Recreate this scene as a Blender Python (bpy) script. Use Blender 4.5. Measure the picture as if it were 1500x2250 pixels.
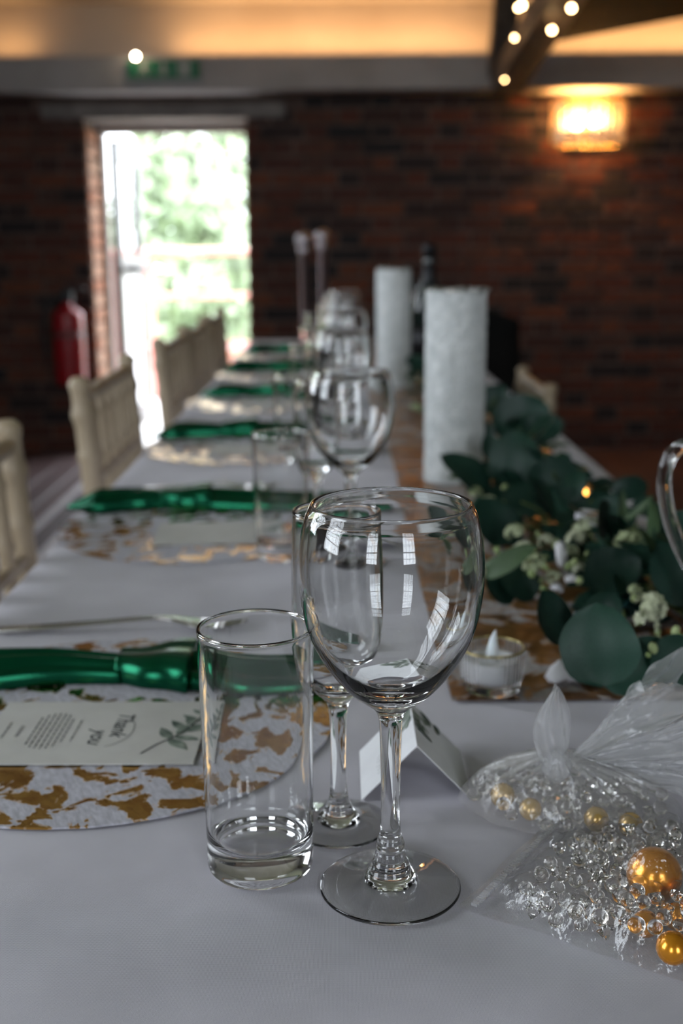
import bpy, bmesh, math, random
from mathutils import Vector, Matrix, noise
random.seed(7)
S = bpy.context.scene
for o in list(bpy.data.objects): bpy.data.objects.remove(o)
COL = S.collection
PI = math.pi

# ------------------------------------------------------------------ camera
T = 0.82                       # table top height above the floor
ZC = T + 0.31                  # camera height
PITCH = math.radians(12.75)
FPX = 2550.0
cam_d = bpy.data.cameras.new('camera'); cam = bpy.data.objects.new('camera', cam_d); COL.objects.link(cam)
cam.location = (0, 0, ZC); ROLL = math.radians(0.40)
cam.rotation_euler = (Matrix.Rotation(PI/2 - PITCH, 3, 'X') @ Matrix.Rotation(-ROLL, 3, 'Z')).to_euler()
cam_d.sensor_fit = 'VERTICAL'; cam_d.sensor_height = 36.0; cam_d.sensor_width = 24.0
cam_d.lens = FPX/2250*36.0
cam_d.clip_start = 0.02; cam_d.clip_end = 200
cam_d.dof.use_dof = True; cam_d.dof.focus_distance = 0.535; cam_d.dof.aperture_fstop = 7.0
S.camera = cam

# ------------------------------------------------------------------ world, light, exposure
S.view_settings.view_transform = 'Standard'; S.view_settings.look = 'None'
S.view_settings.gamma = 1.0; S.view_settings.use_curve_mapping = False
S.view_settings.exposure = 0.34
W = bpy.data.worlds.new('overcast_sky'); S.world = W; W.use_nodes = True
bg = W.node_tree.nodes['Background']; bg.inputs[0].default_value = (0.85, 0.92, 1.0, 1); bg.inputs[1].default_value = 9.0
cy = S.cycles
cy.max_bounces = 12; cy.transmission_bounces = 11; cy.transparent_max_bounces = 16; cy.glossy_bounces = 4; cy.diffuse_bounces = 3
cy.use_adaptive_sampling = True; cy.adaptive_threshold = 0.08; cy.caustics_reflective = False
cy.sample_clamp_indirect = 14.0
cy.use_denoising = True

def area_light(name, loc, rot, sx, sy, power, col):
    l = bpy.data.lights.new(name, 'AREA'); l.shape = 'RECTANGLE'; l.size = sx; l.size_y = sy
    l.energy = power; l.color = col
    o = bpy.data.objects.new(name, l); COL.objects.link(o); o.location = loc; o.rotation_euler = rot
    return o
DAY = (0.90, 0.95, 1.0)
XL, XR, YB, YF = -2.8, 3.0, -3.2, 6.6          # inner faces of the room
CEIL_LO, CEIL_HI = T + 1.58, 3.5
# the sky lights the room through its window openings (two in the back wall, two in the left wall)
WIN_BACK = [(1.45, 1.25), (-1.95, 1.25)]        # centre x, width
WIN_LEFT = [(0.1, 1.3), (2.6, 1.3)]            # centre y, width
WZ0, WZ1 = 1.0, 3.2
def portal(o): o.data.cycles.is_portal = True     # guides the sky's light through a real opening
for x, w in WIN_BACK:
    portal(area_light('window_daylight', (x, YB - 0.32, (WZ0+WZ1)/2), (PI/2, 0, 0), w, WZ1-WZ0, 1, DAY))
for y, w in WIN_LEFT:
    portal(area_light('window_daylight', (XL - 0.32, y, (WZ0+WZ1)/2), (PI/2, 0, -PI/2), w, WZ1-WZ0, 1, DAY))
portal(area_light('door_daylight', (-.9425, YF+.35, (T+1.0)/2), (-PI/2, 0, 0), .885, T+1.0, 1, DAY))

# ------------------------------------------------------------------ helpers
def at(px, py, z):
    """world point seen at photo pixel (px,py) lying at absolute height z"""
    dx, dy = px-750, py-1125; rx = (dx - dy*math.sin(ROLL))/FPX; ry = (dy + dx*math.sin(ROLL))/FPX
    f = math.cos(PITCH) - ry*math.sin(PITCH); d = math.sin(PITCH) + ry*math.cos(PITCH)
    t = (ZC - z)/d
    return Vector((rx*t, f*t, z))
def atY(px, py, Y):
    dx, dy = px-750, py-1125; rx = (dx - dy*math.sin(ROLL))/FPX; ry = (dy + dx*math.sin(ROLL))/FPX
    f = math.cos(PITCH) - ry*math.sin(PITCH); d = math.sin(PITCH) + ry*math.cos(PITCH)
    t = Y/f
    return Vector((rx*t, Y, ZC - d*t))

def mesh(name, V, F, smooth=False, mats=None):
    m = bpy.data.meshes.new(name); m.from_pydata([tuple(v) for v in V], [], F); m.update()
    if smooth: m.polygons.foreach_set('use_smooth', [True]*len(m.polygons))
    for mt in (mats or []): m.materials.append(mt)
    return m
def link(name, me, parent=None, loc=None, rot=None):
    o = bpy.data.objects.new(name, me); COL.objects.link(o)
    if parent is not None: o.parent = parent
    if loc is not None: o.location = loc
    if rot is not None: o.rotation_euler = rot
    return o
def tag(o, label=None, cat=None, group=None, kind=None):
    if label: o['label'] = label
    if cat: o['category'] = cat
    if group: o['group'] = group
    if kind: o['kind'] = kind
    return o
def empty(name, loc=(0,0,0), rot=(0,0,0)):
    o = bpy.data.objects.new(name, None); COL.objects.link(o); o.location = loc; o.rotation_euler = rot
    o.empty_display_size = 0.02
    return o
def copy_tree(o, parent=None):
    c = o.copy(); COL.objects.link(c); c.parent = parent
    for ch in list(o.children): copy_tree(ch, c)
    return c

class MB:
    def __init__(s): s.V = []; s.F = []
    def add(s, V, F):
        n = len(s.V); s.V += [tuple(v) for v in V]; s.F += [tuple(i+n for i in f) for f in F]; return s
    def box(s, x0, x1, y0, y1, z0, z1, c=0.0):
        if c > 0:
            bm = bmesh.new(); r = bmesh.ops.create_cube(bm, size=1)
            for v in bm.verts:
                v.co = Vector((x0 + (v.co.x+.5)*(x1-x0), y0 + (v.co.y+.5)*(y1-y0), z0 + (v.co.z+.5)*(z1-z0)))
            bmesh.ops.bevel(bm, geom=bm.edges[:], offset=c, segments=1, affect='EDGES')
            bm.verts.index_update()
            s.add([v.co.copy() for v in bm.verts], [[v.index for v in f.verts] for f in bm.faces]); bm.free(); return s
        V = [(x0,y0,z0),(x1,y0,z0),(x1,y1,z0),(x0,y1,z0),(x0,y0,z1),(x1,y0,z1),(x1,y1,z1),(x0,y1,z1)]
        return s.add(V, [(3,2,1,0),(4,5,6,7),(0,1,5,4),(1,2,6,5),(2,3,7,6),(3,0,4,7)])
    def obox(s, M, hx, hy, hz):
        V = [M @ Vector((a*hx, b*hy, c*hz)) for a,b,c in [(-1,-1,-1),(1,-1,-1),(1,1,-1),(-1,1,-1),(-1,-1,1),(1,-1,1),(1,1,1),(-1,1,1)]]
        return s.add(V, [(3,2,1,0),(4,5,6,7),(0,1,5,4),(1,2,6,5),(2,3,7,6),(3,0,4,7)])
    def lathe(s, prof, n=48, M=None, ripple=None):
        V = []; F = []; rows = []
        for r, z in prof:
            if r < 1e-7: rows.append([len(V)]); V.append(Vector((0,0,z)))
            else:
                rows.append(list(range(len(V), len(V)+n)))
                for i in range(n):
                    a = 2*PI*i/n; rr = r*(ripple(a, z) if ripple else 1)
                    V.append(Vector((rr*math.cos(a), rr*math.sin(a), z)))
        for a, b in zip(rows, rows[1:]):
            for i in range(n):
                j = (i+1) % n
                if len(a) == 1 and len(b) == 1: continue
                if len(a) == 1: F.append((a[0], b[j], b[i]))
                elif len(b) == 1: F.append((a[i], a[j], b[0]))
                else: F.append((a[i], a[j], b[j], b[i]))
        if M: V = [M @ v for v in V]
        return s.add(V, F)
    def tube(s, P, R, n=12, caps=True, closed=False):
        P = [Vector(p) for p in P]
        if not isinstance(R, (list, tuple)): R = [R]*len(P)
        V = []; F = []; m = len(P)
        t0 = (P[1]-P[0]).normalized()
        u = t0.orthogonal().normalized()
        for i, p in enumerate(P):
            if closed: t = (P[(i+1)%m]-P[i-1]).normalized()
            else: t = (P[min(i+1,m-1)]-P[max(i-1,0)]).normalized()
            u = (u - t*u.dot(t)).normalized(); w = t.cross(u)
            for k in range(n):
                a = 2*PI*k/n; V.append(p + (u*math.cos(a) + w*math.sin(a))*R[i])
        for i in range(m if closed else m-1):
            j = (i+1) % m
            for k in range(n):
                l = (k+1) % n
                F.append((i*n+k, i*n+l, j*n+l, j*n+k))
        if caps and not closed:
            F.append(tuple(range(n-1, -1, -1))); F.append(tuple((m-1)*n+k for k in range(n)))
        return s.add(V, F)
    def grid(s, fn, nu, nv):
        V = [fn(i/nu, j/nv) for j in range(nv+1) for i in range(nu+1)]
        F = [(j*(nu+1)+i, j*(nu+1)+i+1, (j+1)*(nu+1)+i+1, (j+1)*(nu+1)+i) for j in range(nv) for i in range(nu)]
        return s.add(V, F)
    def ball(s, c, r, n=12, m=8, sc=(1,1,1)):
        prof = [(r*math.sin(PI*i/m), -r*math.cos(PI*i/m)) for i in range(m+1)]
        prof[0] = (0, -r); prof[-1] = (0, r)
        return s.lathe(prof, n, Matrix.Translation(c) @ Matrix.Diagonal((*sc, 1)))
    def mesh(s, name, mat, smooth=False):
        return mesh(name, s.V, s.F, smooth, [mat] if mat else None)
    def build(s, name, mat, parent=None, smooth=False, loc=None, rot=None):
        return link(name, s.mesh(name, mat, smooth), parent, loc, rot)
def crom(P, k=4):
    """Catmull-Rom resample of a 2-D/3-D polyline"""
    P = [Vector(p) for p in P]; out = []
    for i in range(len(P)-1):
        p0 = P[max(i-1,0)]; p1 = P[i]; p2 = P[i+1]; p3 = P[min(i+2,len(P)-1)]
        for j in range(k):
            t = j/k
            out.append(0.5*((2*p1) + (p2-p0)*t + (2*p0-5*p1+4*p2-p3)*t*t + (3*p1-p0-3*p2+p3)*t*t*t))
    out.append(P[-1]); return out
def prof2(P, k=4):
    out = [(max(v.x, 0), v.y) for v in crom([(a, b) for a, b in P], k)]
    if P[0][0] == 0: out[0] = (0, out[0][1])
    if P[-1][0] == 0: out[-1] = (0, out[-1][1])
    return out
def autosmooth(o, deg=35):
    me = o.data
    me.polygons.foreach_set('use_smooth', [True]*len(me.polygons))
    try: me.set_sharp_from_angle(angle=math.radians(deg))
    except Exception: pass
    return o

# ------------------------------------------------------------------ materials
MAT = {}
def pm(name, col, rough=0.5, metal=0.0, **kw):
    m = bpy.data.materials.new(name); m.use_nodes = True
    b = m.node_tree.nodes['Principled BSDF']
    b.inputs['Base Color'].default_value = (*col, 1); b.inputs['Roughness'].default_value = rough
    b.inputs['Metallic'].default_value = metal
    for k, v in kw.items(): b.inputs[k.replace('_', ' ')].default_value = v
    MAT[name] = m; return m
def nodes(m): return m.node_tree.nodes, m.node_tree.links, m.node_tree.nodes['Principled BSDF']
def nn(m, t, **kw):
    n = m.node_tree.nodes.new(t)
    for k, v in kw.items():
        if k in n.inputs: n.inputs[k].default_value = v
        else: setattr(n, k, v)
    return n
def ramp(m, stops, interp='LINEAR'):
    r = m.node_tree.nodes.new('ShaderNodeValToRGB'); r.color_ramp.interpolation = interp
    e = r.color_ramp.elements
    while len(e) < len(stops): e.new(0.5)
    for k, (p, c) in zip(e, stops): k.position = p; k.color = (*c, 1)
    return r
def coords(m, kind='Object'):
    return nn(m, 'ShaderNodeTexCoord').outputs[kind]
def noisy(m, c1, c2, scale=8, detail=4, bump=0.0, lo=0.35, hi=0.65, stretch=None, dist=0.01):
    N, L, b = nodes(m); co = coords(m)
    if stretch:
        mp = nn(m, 'ShaderNodeMapping'); mp.inputs['Scale'].default_value = stretch; L.new(co, mp.inputs[0]); co = mp.outputs[0]
    t = nn(m, 'ShaderNodeTexNoise', Scale=scale, Detail=detail); L.new(co, t.inputs['Vector'])
    r = ramp(m, [(lo, c1), (hi, c2)]); L.new(t.outputs['Fac'], r.inputs[0]); L.new(r.outputs[0], b.inputs['Base Color'])
    if bump:
        bp = nn(m, 'ShaderNodeBump', Strength=bump, Distance=dist); L.new(t.outputs['Fac'], bp.inputs['Height']); L.new(bp.outputs[0], b.inputs['Normal'])
    return m
def emit(name, col, st):
    m = bpy.data.materials.new(name); m.use_nodes = True; m.node_tree.nodes.clear()
    e = m.node_tree.nodes.new('ShaderNodeEmission'); e.inputs[0].default_value = (*col, 1); e.inputs[1].default_value = st
    o = m.node_tree.nodes.new('ShaderNodeOutputMaterial'); m.node_tree.links.new(e.outputs[0], o.inputs[0]); MAT[name] = m; return m
def film(name, haze, hazecol, gloss_ior=1.45, rough=0.06, bump=0.0, bscale=60):
    """thin clear sheet: see-through, glossy at grazing angles, a little milky"""
    m = bpy.data.materials.new(name); m.use_nodes = True; N = m.node_tree.nodes; L = m.node_tree.links; N.clear()
    out = N.new('ShaderNodeOutputMaterial'); tr = N.new('ShaderNodeBsdfTransparent'); gl = N.new('ShaderNodeBsdfGlossy'); gl.inputs['Roughness'].default_value = rough
    di = N.new('ShaderNodeBsdfDiffuse'); di.inputs[0].default_value = (*hazecol, 1)
    tl = N.new('ShaderNodeBsdfTranslucent'); tl.inputs[0].default_value = (*hazecol, 1)
    dm = N.new('ShaderNodeMixShader'); dm.inputs[0].default_value = 0.5; L.new(di.outputs[0], dm.inputs[1]); L.new(tl.outputs[0], dm.inputs[2])
    m1 = N.new('ShaderNodeMixShader'); m1.inputs[0].default_value = haze; L.new(tr.outputs[0], m1.inputs[1]); L.new(dm.outputs[0], m1.inputs[2])
    fr = N.new('ShaderNodeLayerWeight'); fr.inputs['Blend'].default_value = 0.5
    pw = N.new('ShaderNodeMath'); pw.operation = 'POWER'; pw.inputs[1].default_value = 4.0; L.new(fr.outputs['Facing'], pw.inputs[0])
    ma = N.new('ShaderNodeMath'); ma.operation = 'MULTIPLY_ADD'; ma.inputs[1].default_value = 0.6; ma.inputs[2].default_value = 0.06; L.new(pw.outputs[0], ma.inputs[0])
    m2 = N.new('ShaderNodeMixShader'); L.new(ma.outputs[0], m2.inputs[0]); L.new(m1.outputs[0], m2.inputs[1]); L.new(gl.outputs[0], m2.inputs[2])
    if bump:
        tc = N.new('ShaderNodeTexCoord'); t = N.new('ShaderNodeTexNoise'); t.inputs['Scale'].default_value = bscale; t.inputs['Detail'].default_value = 4
        bp = N.new('ShaderNodeBump'); bp.inputs['Strength'].default_value = bump; bp.inputs['Distance'].default_value = 0.004
        L.new(tc.outputs['Object'], t.inputs['Vector']); L.new(t.outputs['Fac'], bp.inputs['Height'])
        for q in (gl, di, fr): L.new(bp.outputs[0], q.inputs['Normal'])
    L.new(m2.outputs[0], out.inputs[0]); MAT[name] = m; return m

glass = pm('clear_glass', (0.995, 1.0, 0.998), 0.0, IOR=1.5, Transmission_Weight=1.0)
crystal = pm('clear_acrylic', (0.99, 0.97, 0.94), 0.02, IOR=1.46, Transmission_Weight=1.0)
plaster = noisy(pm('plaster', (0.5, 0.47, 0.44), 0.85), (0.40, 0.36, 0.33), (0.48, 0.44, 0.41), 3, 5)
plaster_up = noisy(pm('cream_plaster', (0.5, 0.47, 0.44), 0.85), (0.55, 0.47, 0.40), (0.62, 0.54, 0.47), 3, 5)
bulk_m = noisy(pm('painted_bulkhead', (0.3, 0.29, 0.28), 0.7), (0.30, 0.28, 0.27), (0.36, 0.34, 0.33), 4, 4)
stone_m = noisy(pm('lintel_stone', (0.2, 0.18, 0.17), 0.85), (0.15, 0.13, 0.12), (0.25, 0.22, 0.2), 9, 5, 0.3)
mortar = noisy(pm('mortar', (0.2, 0.15, 0.13), 0.95), (0.07, 0.044, 0.034), (0.15, 0.10, 0.082), 5, 6, 0.4)
def brick_mat(name, src):
    m = pm(name, (0.2, 0.07, 0.04), 0.8); N, L, b = nodes(m)
    if src == 'object': rnd = nn(m, 'ShaderNodeObjectInfo').outputs['Random']
    else: rnd = nn(m, 'ShaderNodeNewGeometry').outputs['Random Per Island']
    r = ramp(m, [(0.0, (0.008, 0.006, 0.006)), (0.24, (0.018, 0.008, 0.006)), (0.38, (0.050, 0.014, 0.007)), (0.65, (0.088, 0.020, 0.007)), (0.88, (0.125, 0.035, 0.011)), (1.0, (0.05, 0.021, 0.014))])
    L.new(rnd, r.inputs[0])
    t = nn(m, 'ShaderNodeTexNoise', Scale=22.0, Detail=6.0); L.new(coords(m), t.inputs['Vector'])
    r2 = ramp(m, [(0.3, (0.6, 0.6, 0.6)), (0.7, (1.25, 1.2, 1.15))]); L.new(t.outputs['Fac'], r2.inputs[0])
    mx = nn(m, 'ShaderNodeMix', data_type='RGBA', blend_type='MULTIPLY'); mx.inputs[0].default_value = 1.0
    L.new(r.outputs[0], mx.inputs[6]); L.new(r2.outputs[0], mx.inputs[7]); L.new(mx.outputs[2], b.inputs['Base Color'])
    bp = nn(m, 'ShaderNodeBump', Strength=0.5, Distance=0.004); L.new(t.outputs['Fac'], bp.inputs['Height']); L.new(bp.outputs[0], b.inputs['Normal'])
    return m
brick_o = brick_mat('brick', 'object'); brick_i = brick_mat('brick_mass', 'island')
brick_pale = noisy(pm('pale_brick', (0.5, 0.2, 0.1), 0.9), (0.42, 0.15, 0.08), (0.58, 0.26, 0.15), 12, 4)
def plank_mat():
    m = pm('floor_board', (0.05, 0.03, 0.03), 0.5); N, L, b = nodes(m)
    rnd = nn(m, 'ShaderNodeObjectInfo').outputs['Random']
    r = ramp(m, [(0, (0.050, 0.030, 0.032)), (0.5, (0.075, 0.045, 0.045)), (1, (0.10, 0.055, 0.052))]); L.new(rnd, r.inputs[0])
    mp = nn(m, 'ShaderNodeMapping'); mp.inputs['Scale'].default_value = (30, 1.5, 1); L.new(coords(m), mp.inputs[0])
    t = nn(m, 'ShaderNodeTexNoise', Scale=3.0, Detail=5.0); L.new(mp.outputs[0], t.inputs['Vector'])
    r2 = ramp(m, [(0.3, (0.7, 0.7, 0.7)), (0.7, (1.2, 1.2, 1.2))]); L.new(t.outputs['Fac'], r2.inputs[0])
    mx = nn(m, 'ShaderNodeMix', data_type='RGBA', blend_type='MULTIPLY'); mx.inputs[0].default_value = 1.0
    L.new(r.outputs[0], mx.inputs[6]); L.new(r2.outputs[0], mx.inputs[7]); L.new(mx.outputs[2], b.inputs['Base Color'])
    return m
board = plank_mat()
strip_m = noisy(pm('pale_strip', (0.5, 0.47, 0.48), 0.5), (0.42, 0.40, 0.42), (0.55, 0.52, 0.54), 5, 3)
darkwood = noisy(pm('dark_timber', (0.03, 0.024, 0.02), 0.6), (0.035, 0.026, 0.021), (0.075, 0.055, 0.042), 3, 6, 0.2, stretch=(8, 8, 1))
truss_m = noisy(pm('truss_timber', (0.1, 0.08, 0.06), 0.6), (0.07, 0.055, 0.045), (0.14, 0.11, 0.09), 3, 6, 0.2, stretch=(8, 8, 1))
blackpaint = noisy(pm('black_paint', (0.006, 0.006, 0.006), 0.9, Specular_IOR_Level=0.15), (0.004, 0.004, 0.004), (0.010, 0.009, 0.008), 4, 4)
wallpaint = noisy(pm('wall_paint', (0.22, 0.2, 0.19), 0.85), (0.16, 0.14, 0.135), (0.22, 0.20, 0.19), 3, 5)
frame_m = noisy(pm('door_frame_paint', (0.4, 0.36, 0.33), 0.5), (0.36, 0.31, 0.28), (0.46, 0.41, 0.37), 6, 3)
white_m = noisy(pm('white_paint', (0.8, 0.8, 0.8), 0.4), (0.76, 0.77, 0.78), (0.84, 0.84, 0.85), 6, 3)
iron = noisy(pm('window_iron', (0.02, 0.02, 0.02), 0.4), (0.015, 0.015, 0.016), (0.03, 0.03, 0.03), 8, 3)
pane_m = film('window_pane', 0.02, (0.9, 0.95, 0.95), 1.45, 0.0)
concrete = noisy(pm('pale_concrete', (0.7, 0.68, 0.66), 0.9), (0.62, 0.60, 0.58), (0.78, 0.76, 0.74), 5, 6, 0.1)
leaf_grey = noisy(pm('door_leaf_paint', (0.06, 0.055, 0.05), 0.4), (0.05, 0.045, 0.042), (0.08, 0.072, 0.068), 6, 3)
redrail = noisy(pm('red_rail_paint', (0.55, 0.05, 0.04), 0.45), (0.66, 0.25, 0.21), (0.74, 0.32, 0.28), 5, 3)
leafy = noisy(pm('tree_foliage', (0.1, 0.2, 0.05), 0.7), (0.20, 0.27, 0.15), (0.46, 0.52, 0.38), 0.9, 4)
bark = noisy(pm('bark', (0.1, 0.07, 0.05), 0.9), (0.07, 0.05, 0.035), (0.14, 0.10, 0.07), 6, 5, 0.5)
grass_m = noisy(pm('lawn', (0.2, 0.25, 0.1), 0.95), (0.22, 0.26, 0.12), (0.34, 0.34, 0.2), 2, 5)
def cloth_mat(name, c, wave=545.0, strength=0.35):
    m = pm(name, c, 0.85, Sheen_Weight=0.15); N, L, b = nodes(m); co = coords(m)
    w1 = nn(m, 'ShaderNodeTexWave', wave_type='BANDS', bands_direction='X', Scale=wave); w2 = nn(m, 'ShaderNodeTexWave', wave_type='BANDS', bands_direction='Y', Scale=wave*0.8)
    L.new(co, w1.inputs['Vector']); L.new(co, w2.inputs['Vector'])
    ad = nn(m, 'ShaderNodeMath', operation='ADD'); L.new(w1.outputs['Fac'], ad.inputs[0]); L.new(w2.outputs['Fac'], ad.inputs[1])
    bp = nn(m, 'ShaderNodeBump', Strength=strength, Distance=0.0004); L.new(ad.outputs[0], bp.inputs['Height'])
    L.new(bp.outputs[0], b.inputs['Normal'])
    t = nn(m, 'ShaderNodeTexNoise', Scale=9.0, Detail=3.0); L.new(co, t.inputs['Vector'])
    mul = nn(m, 'ShaderNodeMath', operation='MULTIPLY_ADD'); mul.inputs[1].default_value = 0.25; L.new(ad.outputs[0], mul.inputs[0]); L.new(t.outputs['Fac'], mul.inputs[2])
    lo = tuple(x*0.66 for x in c); hi = tuple(min(1, x*1.12) for x in c); r = ramp(m, [(0.4, lo), (1.0, hi)]); L.new(mul.outputs[0], r.inputs[0]); L.new(r.outputs[0], b.inputs['Base Color'])
    return m
cloth_m = cloth_mat('lavender_grey_cloth', (0.61, 0.585, 0.645))
limewash = noisy(pm('limewashed_wood', (0.5, 0.42, 0.3), 0.45), (0.27, 0.20, 0.125), (0.43, 0.34, 0.23), 5, 5, 0.1, stretch=(6, 6, 1.2))
cushion_m = cloth_mat('ivory_cushion', (0.7, 0.66, 0.58), 300, 0.3)
satin = pm('emerald_satin', (0.003, 0.095, 0.044), 0.22, 0.85, Anisotropic=0.5)
def foil_mat(name, scale, thr, golds, base, metal=1.0, rough=0.28, soft=0.012, warp=0.6):
    m = pm(name, base, 0.6); N, L, b = nodes(m); co = coords(m)
    t = nn(m, 'ShaderNodeTexNoise', Scale=scale, Detail=6.0, Roughness=0.55, Distortion=warp); L.new(co, t.inputs['Vector'])
    mask = ramp(m, [(thr-soft, (0, 0, 0)), (thr+soft, (1, 1, 1))]); L.new(t.outputs['Fac'], mask.inputs[0])
    t2 = nn(m, 'ShaderNodeTexNoise', Scale=scale*1.7, Detail=5.0); L.new(co, t2.inputs['Vector'])
    g = ramp(m, [(0.3, golds[0]), (0.7, golds[1])]); L.new(t2.outputs['Fac'], g.inputs[0])
    t3 = nn(m, 'ShaderNodeTexNoise', Scale=scale*3, Detail=4.0); mp = nn(m, 'ShaderNodeMapping'); mp.inputs['Scale'].default_value = (3, 1, 1); L.new(co, mp.inputs[0]); L.new(mp.outputs[0], t3.inputs['Vector'])
    bs = ramp(m, [(0.35, tuple(x*0.72 for x in base)), (0.65, base)]); L.new(t3.outputs['Fac'], bs.inputs[0])
    mx = nn(m, 'ShaderNodeMix', data_type='RGBA'); L.new(mask.outputs[0], mx.inputs[0]); L.new(bs.outputs[0], mx.inputs[6]); L.new(g.outputs[0], mx.inputs[7]); L.new(mx.outputs[2], b.inputs['Base Color'])
    mm = nn(m, 'ShaderNodeMath', operation='MULTIPLY'); mm.inputs[1].default_value = metal; L.new(mask.outputs[0], mm.inputs[0]); L.new(mm.outputs[0], b.inputs['Metallic'])
    rr = nn(m, 'ShaderNodeMapRange'); rr.inputs['To Min'].default_value = 0.75; rr.inputs['To Max'].default_value = rough; L.new(mask.outputs[0], rr.inputs[0]); L.new(rr.outputs[0], b.inputs['Roughness'])
    ad = nn(m, 'ShaderNodeMath', operation='MULTIPLY_ADD'); ad.inputs[1].default_value = 0.5; L.new(mask.outputs[0], ad.inputs[0]); L.new(t3.outputs['Fac'], ad.inputs[2])
    bp = nn(m, 'ShaderNodeBump', Strength=0.38, Distance=0.0012); L.new(ad.outputs[0], bp.inputs['Height']); L.new(bp.outputs[0], b.inputs['Normal'])
    return m
mat_foil = foil_mat('gold_foil_paper', 40, 0.520, ((0.50, 0.24, 0.045), (0.80, 0.48, 0.13)), (0.55, 0.54, 0.60), rough=0.17)
run_foil = foil_mat('copper_foil_fabric', 24, 0.47, ((0.16, 0.065, 0.018), (0.62, 0.30, 0.09)), (0.42, 0.38, 0.37), 0.9, 0.33, 0.03, 1.2)
steel = pm('cutlery_steel', (0.6, 0.58, 0.57), 0.14, 1.0)
chrome = pm('chrome', (0.55, 0.50, 0.53), 0.32, 1.0)
brass = pm('brass', (0.55, 0.36, 0.12), 0.25, 1.0)
goldrim = pm('gold_rim', (0.42, 0.34, 0.14), 0.3, 0.8)
card_m = noisy(pm('card_stock', (0.62, 0.61, 0.58), 0.8), (0.52, 0.505, 0.475), (0.56, 0.545, 0.515), 40, 4)
cardw_m = noisy(pm('white_card', (0.8, 0.79, 0.8), 0.8), (0.74, 0.74, 0.76), (0.80, 0.80, 0.82), 40, 4)
ink = pm('charcoal_ink', (0.035, 0.04, 0.04), 0.8); ink_soft = pm('grey_ink', (0.16, 0.16, 0.15), 0.8)
leafprint = noisy(pm('printed_leaf', (0.12, 0.16, 0.12), 0.8), (0.06, 0.09, 0.07), (0.26, 0.30, 0.25), 90, 3)
plastic_w = pm('white_plastic', (0.82, 0.82, 0.84), 0.35, Subsurface_Weight=0.25, Subsurface_Radius=(0.01, 0.01, 0.01), Subsurface_Scale=0.3)
flame_w = pm('flame_tip', (0.86, 0.86, 0.88), 0.4, Subsurface_Weight=0.3, Subsurface_Scale=0.2)
pearl = pm('gold_pearl', (0.80, 0.31, 0.015), 0.24, 0.7, Coat_Weight=0.6, Coat_Roughness=0.06)
pearl_pale = pm('pale_gold_pearl', (0.72, 0.46, 0.15), 0.25, 0.45, Coat_Weight=0.6, Coat_Roughness=0.06)
bag_clear = film('clear_film', 0.05, (0.85, 0.85, 0.88), 1.5, 0.09, 0.9, 60)
bag_milky = film('milky_film', 0.30, (0.90, 0.90, 0.92), 1.5, 0.12, 0.6, 90)
def leaf_mat(name, c1, c2, rough=0.5):
    m = pm(name, c1, rough, Specular_IOR_Level=0.3); N, L, b = nodes(m)
    r = ramp(m, [(0, c1), (1, c2)]); L.new(nn(m, 'ShaderNodeObjectInfo').outputs['Random'], r.inputs[0])
    t = nn(m, 'ShaderNodeTexNoise', Scale=60.0, Detail=4.0); L.new(coords(m), t.inputs['Vector'])
    r2 = ramp(m, [(0.3, (0.75, 0.75, 0.75)), (0.7, (1.2, 1.2, 1.2))]); L.new(t.outputs['Fac'], r2.inputs[0])
    mx = nn(m, 'ShaderNodeMix', data_type='RGBA', blend_type='MULTIPLY'); mx.inputs[0].default_value = 1.0
    L.new(r.outputs[0], mx.inputs[6]); L.new(r2.outputs[0], mx.inputs[7]); L.new(mx.outputs[2], b.inputs['Base Color'])
    return m
euc = leaf_mat('eucalyptus_leaf', (0.007, 0.030, 0.020), (0.017, 0.054, 0.036), 0.42)
euc_l = leaf_mat('sage_leaf', (0.035, 0.070, 0.028), (0.07, 0.11, 0.05))
stem_m = leaf_mat('stem', (0.13, 0.17, 0.05), (0.2, 0.24, 0.08))
blossom = leaf_mat('cream_blossom', (0.36, 0.42, 0.22), (0.56, 0.58, 0.42), 0.6)
bud_m = leaf_mat('green_bud', (0.20, 0.27, 0.10), (0.36, 0.42, 0.2), 0.6)
petal_m = pm('white_petal', (0.72, 0.71, 0.74), 0.6)
teal_m = pm('teal_ribbon', (0.004, 0.045, 0.045), 0.35)
cand_m = noisy(pm('crushed_crystal', (0.7, 0.73, 0.72), 0.18, Transmission_Weight=0.25, IOR=1.5), (0.70, 0.73, 0.72), (0.86, 0.88, 0.87), 60, 3)
bottle_m = pm('dark_bottle_glass', (0.006, 0.012, 0.010), 0.06, Specular_IOR_Level=0.6)
bottle_foil = pm('black_foil', (0.012, 0.012, 0.014), 0.35, 0.6)
redpaint = pm('extinguisher_red', (0.30, 0.005, 0.010), 0.3)
rubber = pm('black_rubber', (0.012, 0.012, 0.012), 0.6)
signgreen = pm('sign_green', (0.0, 0.13, 0.05), 0.5); signwhite = pm('sign_white', (0.36, 0.35, 0.33), 0.5)
labelm = pm('cream_label', (0.12, 0.06, 0.06), 0.6)

# ------------------------------------------------------------------ the setting
def struct(o, **k): o['kind'] = 'structure'; return o
fl = struct(MB().box(XL-.4, XR+.4, YB-.4, YF+.36, -0.12, -0.022).build('floor', mortar))
# boards are parts of the floor; a pale strip runs beside the table
xs = XL
bn = 0
bmesh_cache = {}
while xs < XR - 0.01:
    w = 0.14
    b = MB().box(0.002, w-0.002, 0, YF-YB, -0.022, 0.0, 0.002).build('floor_board', board, fl, loc=(xs, YB, 0)); xs += w
for x0, x1 in ((-1.165, -1.075), (-1.30, -1.262)):
    st = MB().box(x0, x1, 0.6, 6.4, 0.0005, 0.004).build('pale_floor_strip', strip_m, fl)
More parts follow.
